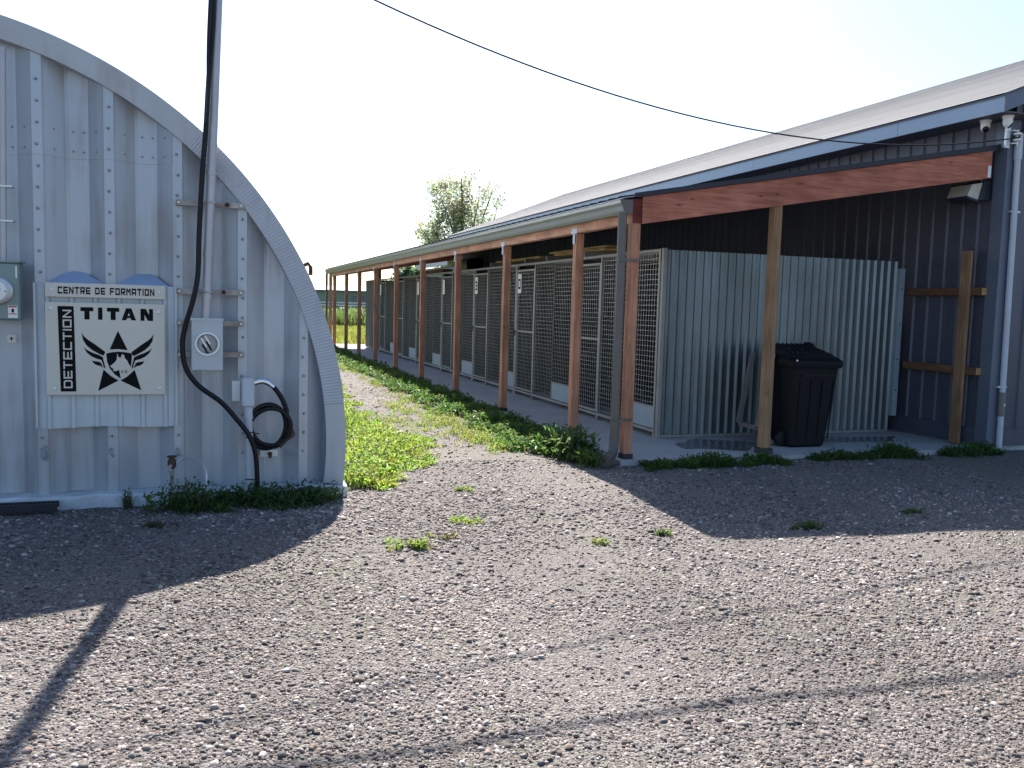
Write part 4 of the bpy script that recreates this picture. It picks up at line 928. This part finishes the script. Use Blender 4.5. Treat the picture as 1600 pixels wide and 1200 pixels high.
def stones(x, y, r, BV, BT_, name):
    n=len(x); k=len(BV)
    ang=RNG.uniform(0,2*math.pi,n); ca,sa=np.cos(ang),np.sin(ang)
    sc=np.c_[r*RNG.uniform(0.8,1.5,n), r*RNG.uniform(0.6,1.1,n), r*RNG.uniform(0.3,0.65,n)]
    P=BV[None]*(1+RNG.uniform(-0.28,0.28,(n,k,1)))*sc[:,None,:]
    tl=RNG.normal(0,0.28,n); ct,st=np.cos(tl),np.sin(tl)
    X,Y,Z=P[...,0],P[...,1],P[...,2]
    Y,Z=Y*ct[:,None]-Z*st[:,None], Y*st[:,None]+Z*ct[:,None]
    X,Y=X*ca[:,None]-Y*sa[:,None], X*sa[:,None]+Y*ca[:,None]
    Z=Z+(gz(x,y)+sc[:,2]*RNG.uniform(0.1,0.7,n))[:,None]
    V=np.stack([X+x[:,None],Y+y[:,None],Z],-1).reshape(-1,3)
    T=(BT_[None]+(np.arange(n)*k)[:,None,None]).reshape(-1,3)
    base=np.array([(0.150,0.132,0.123),(0.100,0.088,0.083),(0.205,0.181,0.169),(0.060,0.054,0.053),(0.172,0.127,0.109),(0.132,0.128,0.126),(0.33,0.30,0.28)])
    pt_=0.85+0.3*np.sin(0.9*x+1.3*y)*np.sin(1.6*x-0.7*y)
    c=1.28*base[RNG.choice(7,n,p=[.24,.2,.18,.14,.08,.09,.07])]*RNG.uniform(0.75,1.25,(n,1))*np.clip(pt_,0.7,1.15)[:,None]
    return V,T,np.repeat(c,k,0)
def scatter(n, x0,x1,y0,y1, dens):
    x=RNG.uniform(x0,x1,n); y=RNG.uniform(y0,y1,n)
    d=np.hypot(x+3.98,y+7.9); keep=RNG.uniform(0,1,n)<dens(x,y,d)
    keep&=~((x>-0.14)&(y>-0.17)); keep&=~((x<-2.95)&(y>-1.02))
    return x[keep],y[keep]
patch=lambda x,y:np.clip(0.62+0.30*np.sin(1.3*x+0.9*y)*np.sin(0.8*x-1.7*y+1)+0.25*np.sin(3.7*x+1.1*y)*np.sin(3.1*y-1.3*x)-0.22*np.exp(-((y+4.35-0.03*x)/0.30)**2)-0.18*np.exp(-((y+3.0-0.05*x)/0.25)**2),0.15,1)
x,y=scatter(640000,-6.3,3.2,-6.6,0.4,lambda x,y,d:np.clip((3.5/d)**2.0,0,1)*patch(x,y))
r=np.clip(RNG.lognormal(math.log(0.0047),0.44,len(x)),0.002,0.0135)*np.clip(np.hypot(x+3.98,y+7.9)/4.2,1,1.4)
V1,T1,C1=stones(x,y,r,CH_V,CH_T,'')
x,y=scatter(15000,-7,4.8,-6.6,6,lambda x,y,d:np.clip((3.8/d)**1.5,0,1))
r=np.clip(RNG.lognormal(math.log(0.0072),0.42,len(x)),0.004,0.021)
V2,T2,C2=stones(x,y,r,ICO_V,ICO_T,'')
x,y=scatter(9000,-2.9,-0.2,0.2,22,lambda x,y,d:np.clip(7/d,0,1))
V3,T3,C3=stones(x,y,np.clip(RNG.lognormal(math.log(0.012),0.4,len(x)),0.006,0.03),OCT_V,OCT_T,'')
gs=numesh('gravel',np.r_[V1,V2,V3],np.r_[T1,T2+len(V1),T3+len(V1)+len(V2)],'gravel_stone',np.r_[C1,C2,C3])
stuff(gs,'loose grey-brown gravel stones covering the yard')
def rock(x,y,r,label,m_):
    b=MB(); rr=random.Random(int(x*100+y*10)); z=float(gz(x,y))
    b.poly([(x+v[0]*r*1.35*rr.uniform(.85,1.15),y+v[1]*r*rr.uniform(.85,1.15),z+r*0.25+v[2]*r*0.75*rr.uniform(.85,1.15)) for v in ICO_V],[tuple(t) for t in ICO_T])
    o=b.build('stone',m_,None,off=(x,y,z)); md=o.modifiers.new('s','SUBSURF'); md.levels=1; md.render_levels=1
    tag(o,label,'stone')
rock(-2.73,-4.405,0.022,'whitish stone lying in the sunlit gravel near the bottom','pale_rock')
rock(-3.42,-4.52,0.022,'dark clod lying in the gravel left of the whitish stone','bark')

# ------------------------------------------------------------------ weeds and grass
def leaf_cloud(px,py,pz,nleaf,h,spread,ls,col,cvar=0.25,up=0.6,dry=0.0):
    """broad-leaf plants: arrays of plants, nleaf leaves each -> verts, tris, cols"""
    n=len(px)*nleaf
    X=np.repeat(px,nleaf); Y=np.repeat(py,nleaf); Z=np.repeat(pz,nleaf); H=np.repeat(np.broadcast_to(h,px.shape),nleaf)
    S=np.repeat(np.broadcast_to(spread,px.shape),nleaf)
    a=RNG.uniform(0,2*math.pi,n); t=RNG.uniform(0.08,1,n); rr=S*np.sqrt(RNG.uniform(0.02,1,n))*(0.5+0.6*t)
    cx=X+rr*np.cos(a); cy=Y+rr*np.sin(a); cz=Z+H*t*RNG.uniform(0.75,1.1,n)
    L=ls*RNG.uniform(0.55,1.35,n); Wd=L*RNG.uniform(0.28,0.5,n)
    da=a+RNG.normal(0,0.9,n); e=RNG.normal(0.25+up*0.6,0.5,n)
    D=np.c_[np.cos(da)*np.cos(e),np.sin(da)*np.cos(e),np.sin(e)]
    Sd=np.c_[-np.sin(da),np.cos(da),RNG.normal(0,0.35,n)]; Sd/=np.linalg.norm(Sd,axis=1)[:,None]
    N=np.cross(D,Sd); P=np.c_[cx,cy,cz]
    v0=P-D*L[:,None]*.5; v1=P+Sd*Wd[:,None]*.5+N*Wd[:,None]*.18; v2=P+D*L[:,None]*.5-N*L[:,None]*.12; v3=P-Sd*Wd[:,None]*.5+N*Wd[:,None]*.18
    V=np.stack([v0,v1,v2,v3],1).reshape(-1,3); V[:,2]=np.maximum(V[:,2],np.repeat(Z,4)-0.01)
    i=np.arange(n)*4; T=np.r_[np.c_[i,i+1,i+2],np.c_[i,i+2,i+3]]
    plant=np.repeat(RNG.uniform(1-cvar,1+cvar,(len(px),3))*[1,1,0.9],nleaf,0)
    C=np.array(col)*plant*RNG.uniform(0.75,1.25,(n,1))
    if dry: 
        m_=RNG.uniform(0,1,n)<dry; C[m_]=np.array((0.30,0.24,0.10))*RNG.uniform(0.7,1.2,(m_.sum(),1))
    return V,T,np.repeat(C,4,0)
def blades(px,py,pz,nb,h,spread,w,col,cvar=0.25,lean=0.35,dry=0.0):
    n=len(px)*nb; X=np.repeat(px,nb); Y=np.repeat(py,nb); Z=np.repeat(pz,nb); H=np.repeat(np.broadcast_to(h,px.shape),nb)*RNG.uniform(0.45,1.15,n)
    a=RNG.uniform(0,2*math.pi,n); rr=np.repeat(np.broadcast_to(spread,px.shape),nb)*np.sqrt(RNG.uniform(0,1,n))
    bx=X+rr*np.cos(a); by=Y+rr*np.sin(a); da=a+RNG.normal(0,1.0,n); ln=np.abs(RNG.normal(lean,0.25,n))*H
    dx,dy=np.cos(da),np.sin(da); sx,sy=-dy,dx; W_=w*RNG.uniform(0.6,1.3,n)
    def pt(t,s): 
        k=t**1.8; return np.c_[bx+dx*ln*k+sx*W_*s,by+dy*ln*k+sy*W_*s,Z+H*t*(1-0.25*k)]
    V=np.stack([pt(0,-.5),pt(0,.5),pt(0.5,-.45),pt(0.5,.45),pt(1.0,0)],1).reshape(-1,3)
    i=np.arange(n)*5; T=np.r_[np.c_[i,i+1,i+3],np.c_[i,i+3,i+2],np.c_[i+2,i+3,i+4]]
    C=np.array(col)*np.repeat(RNG.uniform(1-cvar,1+cvar,(len(px),3)),nb,0)*RNG.uniform(0.75,1.25,(n,1))
    if dry:
        m_=RNG.uniform(0,1,n)<dry; C[m_]=np.array((0.34,0.28,0.13))*RNG.uniform(0.7,1.2,(m_.sum(),1))
    return V,T,np.repeat(C,5,0)
def combine(parts):
    V=[];T=[];C=[];o=0
    for v,t,c in parts: V.append(v);T.append(t+o);C.append(c);o+=len(v)
    return np.concatenate(V),np.concatenate(T),np.concatenate(C)
def veg(name,parts,label=None,m_='leaf'):
    V,T,C=combine(parts); o=numesh(name,V,T,m_,np.clip(C,0,1)); return stuff(o,label)
def rnd(n,x0,x1,y0,y1): return RNG.uniform(x0,x1,n),RNG.uniform(y0,y1,n)
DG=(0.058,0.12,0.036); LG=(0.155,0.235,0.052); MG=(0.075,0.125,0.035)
# strip in the shade along the slab
x,y=rnd(3600,-0.95,-0.10,-0.25,22.6); d=np.clip((y+8)/9,1,3); keep=(RNG.uniform(0,1,len(x))<1.25/d**0.35)&(x<-0.11-0.1*np.abs(np.sin(y*2.3)))&(x>-0.84-0.12*np.sin(y*1.7)+0.12*np.sin(y*4.1)+np.where(y<1.2,(1.2-y)*0.25,0))
keep&=~((x>-0.4)&(y<0.15)); x,y=x[keep],y[keep]; hh=0.165*(0.55+0.45*np.sin(y*3.1+x*2)**2)*np.clip((x+1.0)*2.6,0.35,1.0)
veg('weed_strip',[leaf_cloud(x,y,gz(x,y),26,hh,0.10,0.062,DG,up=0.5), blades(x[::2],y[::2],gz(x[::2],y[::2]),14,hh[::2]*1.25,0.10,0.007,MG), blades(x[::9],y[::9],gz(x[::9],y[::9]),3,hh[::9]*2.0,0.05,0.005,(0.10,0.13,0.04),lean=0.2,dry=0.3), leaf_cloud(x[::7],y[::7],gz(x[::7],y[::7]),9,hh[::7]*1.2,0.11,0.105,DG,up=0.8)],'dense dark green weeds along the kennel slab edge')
x=np.minimum(RNG.normal(-0.47,0.11,26),-0.3); y=RNG.normal(0.45,0.25,26)
veg('leafy_weeds',[leaf_cloud(x,y,gz(x,y),30,0.30,0.11,0.085,(0.06,0.12,0.045),up=0.9)],'taller leafy weeds beside the downspout outlet')
# front edge of the slab
P=[]
for x0,x1,n,h in ((0.02,0.5,30,0.08),(0.45,1.15,60,0.14),(1.15,1.7,40,0.09),(2.05,2.7,45,0.09),(2.75,3.45,70,0.17),(3.85,4.62,60,0.16)):
    x=RNG.uniform(x0,x1,n); y=-0.26+RNG.normal(0,0.07,n)-(0.05 if x0<2 else 0); e=np.sin((x-x0)/(x1-x0)*math.pi)
    hh=h*(0.3+0.75*e)*RNG.uniform(0.5,1.2,n); P+= [leaf_cloud(x,y,gz(x,y),20,hh,0.07,0.05,DG,up=0.6), blades(x,y,gz(x,y),16,hh*1.1,0.07,0.006,DG,lean=0.5)]
veg('front_weeds',P,'weeds growing along the front edge of the slab')
# weeds at the base of the hut
P=[]
for xc,yc,n,sx,sy,h in ((-4.14,-1.24,34,0.11,0.09,0.19),(-4.02,-1.16,18,0.16,0.06,0.15),(-3.80,-1.14,16,0.10,0.06,0.13),(-3.62,-1.17,26,0.12,0.08,0.16),(-3.36,-1.12,30,0.13,0.06,0.15),(-3.16,-1.08,12,0.06,0.035,0.10),(-3.62,-1.30,16,0.2,0.05,0.07),(-3.3,-1.22,8,0.1,0.04,0.05)):
    x=RNG.normal(xc,sx,n); y=np.minimum(RNG.normal(yc,sy,n),-1.03); x=np.minimum(x,-3.03); hh=h*RNG.uniform(0.4,1.25,n)
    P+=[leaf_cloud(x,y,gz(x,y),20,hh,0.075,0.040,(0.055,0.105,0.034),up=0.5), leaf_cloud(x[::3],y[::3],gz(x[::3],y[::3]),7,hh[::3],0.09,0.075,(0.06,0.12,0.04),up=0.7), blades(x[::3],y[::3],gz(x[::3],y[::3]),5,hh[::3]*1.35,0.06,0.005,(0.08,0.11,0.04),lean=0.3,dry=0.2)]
veg('hut_weeds',P,'dark leafy weeds at the foot of the hut wall')
# sunlit green beside the hut
P=[]
x,y=rnd(9500,-2.93,-1.0,-0.75,24); lim=np.interp(y,[-0.8,0.1,0.9,1.7,2.6,4,6,9,14,24],[-2.55,-2.15,-1.74,-1.66,-1.95,-2.0,-1.95,-1.7,-1.45,-1.2])
k=(x<lim+0.10*np.sin(y*5)+0.07*np.sin(y*11))&(RNG.uniform(0,1,len(x))<np.clip(1.3-0.03*y,0.5,1)); x,y=x[k],y[k]; e=np.clip((lim[k]-x)/0.35,0.25,1)
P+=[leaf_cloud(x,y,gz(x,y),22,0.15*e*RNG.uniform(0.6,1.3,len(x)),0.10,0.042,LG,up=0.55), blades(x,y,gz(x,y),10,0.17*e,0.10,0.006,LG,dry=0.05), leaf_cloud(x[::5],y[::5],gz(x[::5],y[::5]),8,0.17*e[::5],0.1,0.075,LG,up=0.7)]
x=RNG.normal(-2.62,0.16,40); y=RNG.normal(2.3,0.5,40); P+=[blades(x,y,gz(x,y),26,0.34,0.09,0.008,(0.11,0.20,0.035),lean=0.55)]
veg('sunlit_weeds',P,'bright sunlit weeds growing between the hut and the drive')
# thin green line and patches on the drive edge
P=[]
for xc,yc,sx,sy,n,h in ((-1.10,3.2,0.14,0.45,50,0.09),(-1.05,1.75,0.16,0.32,60,0.09),(-0.98,1.05,0.07,0.2,20,0.06),(-1.35,4.6,0.16,0.5,40,0.07),(-1.02,5.8,0.09,0.6,22,0.07),(-0.98,8.5,0.09,1.2,26,0.08),(-0.98,12.5,0.1,1.8,36,0.09),(-0.98,18,0.12,3,50,0.11),(-1.75,3.3,0.2,0.3,30,0.06),(-1.30,2.6,0.25,0.4,25,0.05)):
    x=RNG.normal(xc,sx,n); y=RNG.normal(yc,sy,n); P+=[leaf_cloud(x,y,gz(x,y),16,h,0.075,0.032,LG), blades(x,y,gz(x,y),10,h*1.2,0.08,0.005,(0.14,0.18,0.045),dry=0.12)]
veg('drive_weeds',P,'low sunlit weed patches along the shadow edge of the drive')
# separate tufts standing alone in the gravel
TG='weed tufts standing alone in the gravel'
def tuft(x,y,s,n,h,col,label,flat=False):
    px=RNG.normal(x,s,n); py=RNG.normal(y,s*0.55,n)
    q=[leaf_cloud(px,py,gz(px,py),16,h,s*0.5,0.028,col,up=0.4), blades(px,py,gz(px,py),8,h*1.1,s*0.4,0.004,col,dry=0.1)]
    V,T,C=combine(q); z=float(gz(x,y)); o=numesh('weed_tuft',V-np.array([x,y,z]),T,'leaf',np.clip(C,0,1)); o.location=(x,y,z); tag(o,label,'weed',TG)
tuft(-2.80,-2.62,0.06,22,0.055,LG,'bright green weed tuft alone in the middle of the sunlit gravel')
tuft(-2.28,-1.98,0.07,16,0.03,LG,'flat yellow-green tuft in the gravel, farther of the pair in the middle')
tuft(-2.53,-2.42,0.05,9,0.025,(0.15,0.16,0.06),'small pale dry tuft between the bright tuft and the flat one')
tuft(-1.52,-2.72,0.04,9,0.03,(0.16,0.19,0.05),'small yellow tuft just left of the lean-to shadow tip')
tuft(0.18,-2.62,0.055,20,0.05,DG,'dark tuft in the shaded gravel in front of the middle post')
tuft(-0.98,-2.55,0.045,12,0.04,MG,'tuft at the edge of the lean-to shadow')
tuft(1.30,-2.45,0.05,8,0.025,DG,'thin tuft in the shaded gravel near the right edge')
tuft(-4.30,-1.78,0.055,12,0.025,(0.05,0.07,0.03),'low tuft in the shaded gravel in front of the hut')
tuft(-4.53,-1.06,0.03,8,0.14,(0.07,0.10,0.035),'upright little weed at the sill left of the hut weeds')
tuft(-5.22,-1.02,0.05,8,0.05,DG,'small weed on the sill above the iron grate')
tuft(-1.97,-0.95,0.04,8,0.03,LG,'tiny weed sprig in the gravel below the drive weeds')

# ------------------------------------------------------------------ beyond the yard
P=[]
x,y=rnd(5200,-6,9,24.6,45); k=(x<4.2)|(y>29); x,y=x[k],y[k]; P+=[blades(x,y,gz(x,y),12,0.28,0.25,0.022,(0.16,0.20,0.04),dry=0.05)]
veg('meadow_grass',P,'sunny meadow grass beyond the kennels')
P=[]
x,y=rnd(5500,-8,26,45,58); P+=[blades(x,y,gz(x,y),12,1.25,0.3,0.055,(0.075,0.13,0.04),lean=0.25), leaf_cloud(x[::4],y[::4],gz(x[::4],y[::4]),12,1.2,0.3,0.22,(0.085,0.14,0.045))]
veg('tall_crop',P,'tall green crop rows beyond the meadow')
rf = thing('rail_fence','white two-rail fence far beyond the crop','fence',(8,60,0))
for z in (1.38,1.18): MB().box(-12,26,60,60.06,z,z+0.075).build('rail','white_paint',rf)
for i in range(13): MB().box(-12+i*3,-11.88+i*3,60.061,60.16,-0.1,1.5).build('post','white_paint',rf)
br_ = thing('far_barn','long low green-grey barn far behind the crop','barn',(9,84,0))
MB().box(-14,17,80,90,-0.1,2.55).build('wall','barn_green',br_)
b=MB(); b.prism([(-14.4,79.5,2.5),(17.4,79.5,2.5),(17.4,85,3.0),(-14.4,85,3.0)],(0,0,0.12)); b.build('roof','barn_roof',br_)
for x in (9.5,4.2,-1.5): MB().box(x,x+1.6,79.94,79.995,1.5,2.1).build('window','barn_glass',br_)
an = thing('annex_shed','low ribbed shed with pale eave beyond the end of the building','shed',(6,25.5,0))
corrug((4.6,23.3,0),(4.6,28,0),0.0,2.93,0.15,0.03,'wall',an,(-1,0,0)); MB().box(4.63,8,27.9,28,0,2.9).build('rear_wall','galv_sheet',an)
MB().box(4.25,4.30,23.3,28.3,2.93,3.14).build('fascia_board','hatch',an)
b=MB(); b.prism([(4.25,23.3,3.141),(8.2,23.3,3.9),(8.2,23.3,3.94),(4.25,23.3,3.18)],(0,5,0)); b.build('roof','shingle',an)
def tree(x,y,h,crown,label,seed,ncl,leaf,col,nl,name='tree'):
    rr=np.random.default_rng(seed); z=-0.05
    t=thing(name,label,'tree',(x,y,z))
    b=MB(); tips=[]
    tr_=[(x,y,z),(x+0.05,y,z+h*0.15),(x-0.1,y+0.1,z+h*0.32)]
    b.tube(smooth_path(tr_,4),[0.03*h*(1-0.05*i) for i in range(9)],9)
    for i in range(16):
        a=rr.uniform(0,2*math.pi); L=crown*rr.uniform(0.45,1.0); z0=z+h*rr.uniform(0.2,0.34); z1=z+h*rr.uniform(0.5,1.0)
        kf=1-max(0,(z1-z)/h-0.55)*1.25; ex,ey=x+math.cos(a)*L*kf,y+math.sin(a)*L*kf
        pth=smooth_path([(x-0.05,y,z0),(x+(ex-x)*.35,y+(ey-y)*.35,z0+(z1-z0)*.5),(ex,ey,z1)],5); n_=len(pth)
        b.tube(pth,[0.012*h*(1-0.85*k/n_) for k in range(n_)],6); tips.append(pth)
    b.build('trunk','bark',t,smooth=True)
    V=[]
    cen=[]
    for pth in tips:
        for k in range(ncl):
            p=Vector(pth[rr.integers(len(pth)//2,len(pth))]); cen.append((p.x+rr.normal(0,crown*.14),p.y+rr.normal(0,crown*.14),p.z+rr.normal(0,h*.035)))
    cen=np.array(cen); q=leaf_cloud(cen[:,0],cen[:,1],cen[:,2]-0.35,nl,0.75,0.34,leaf,col,cvar=0.2,up=-0.9)
    Vv,T,C=q; o=numesh('crown',Vv-np.array([x,y,z]),T,'tree_leaf',np.clip(C,0,1)); o.parent=t
    return t
tree(8.3,35.3,8.1,2.9,'loose willow-like tree rising behind the building roof',5,44,0.18,(0.34,0.385,0.28),32,'willow_tree')
tree(13.6,74,5.2,2.4,'small round tree beside the far barn',9,16,0.42,(0.14,0.18,0.13),30,'far_tree')
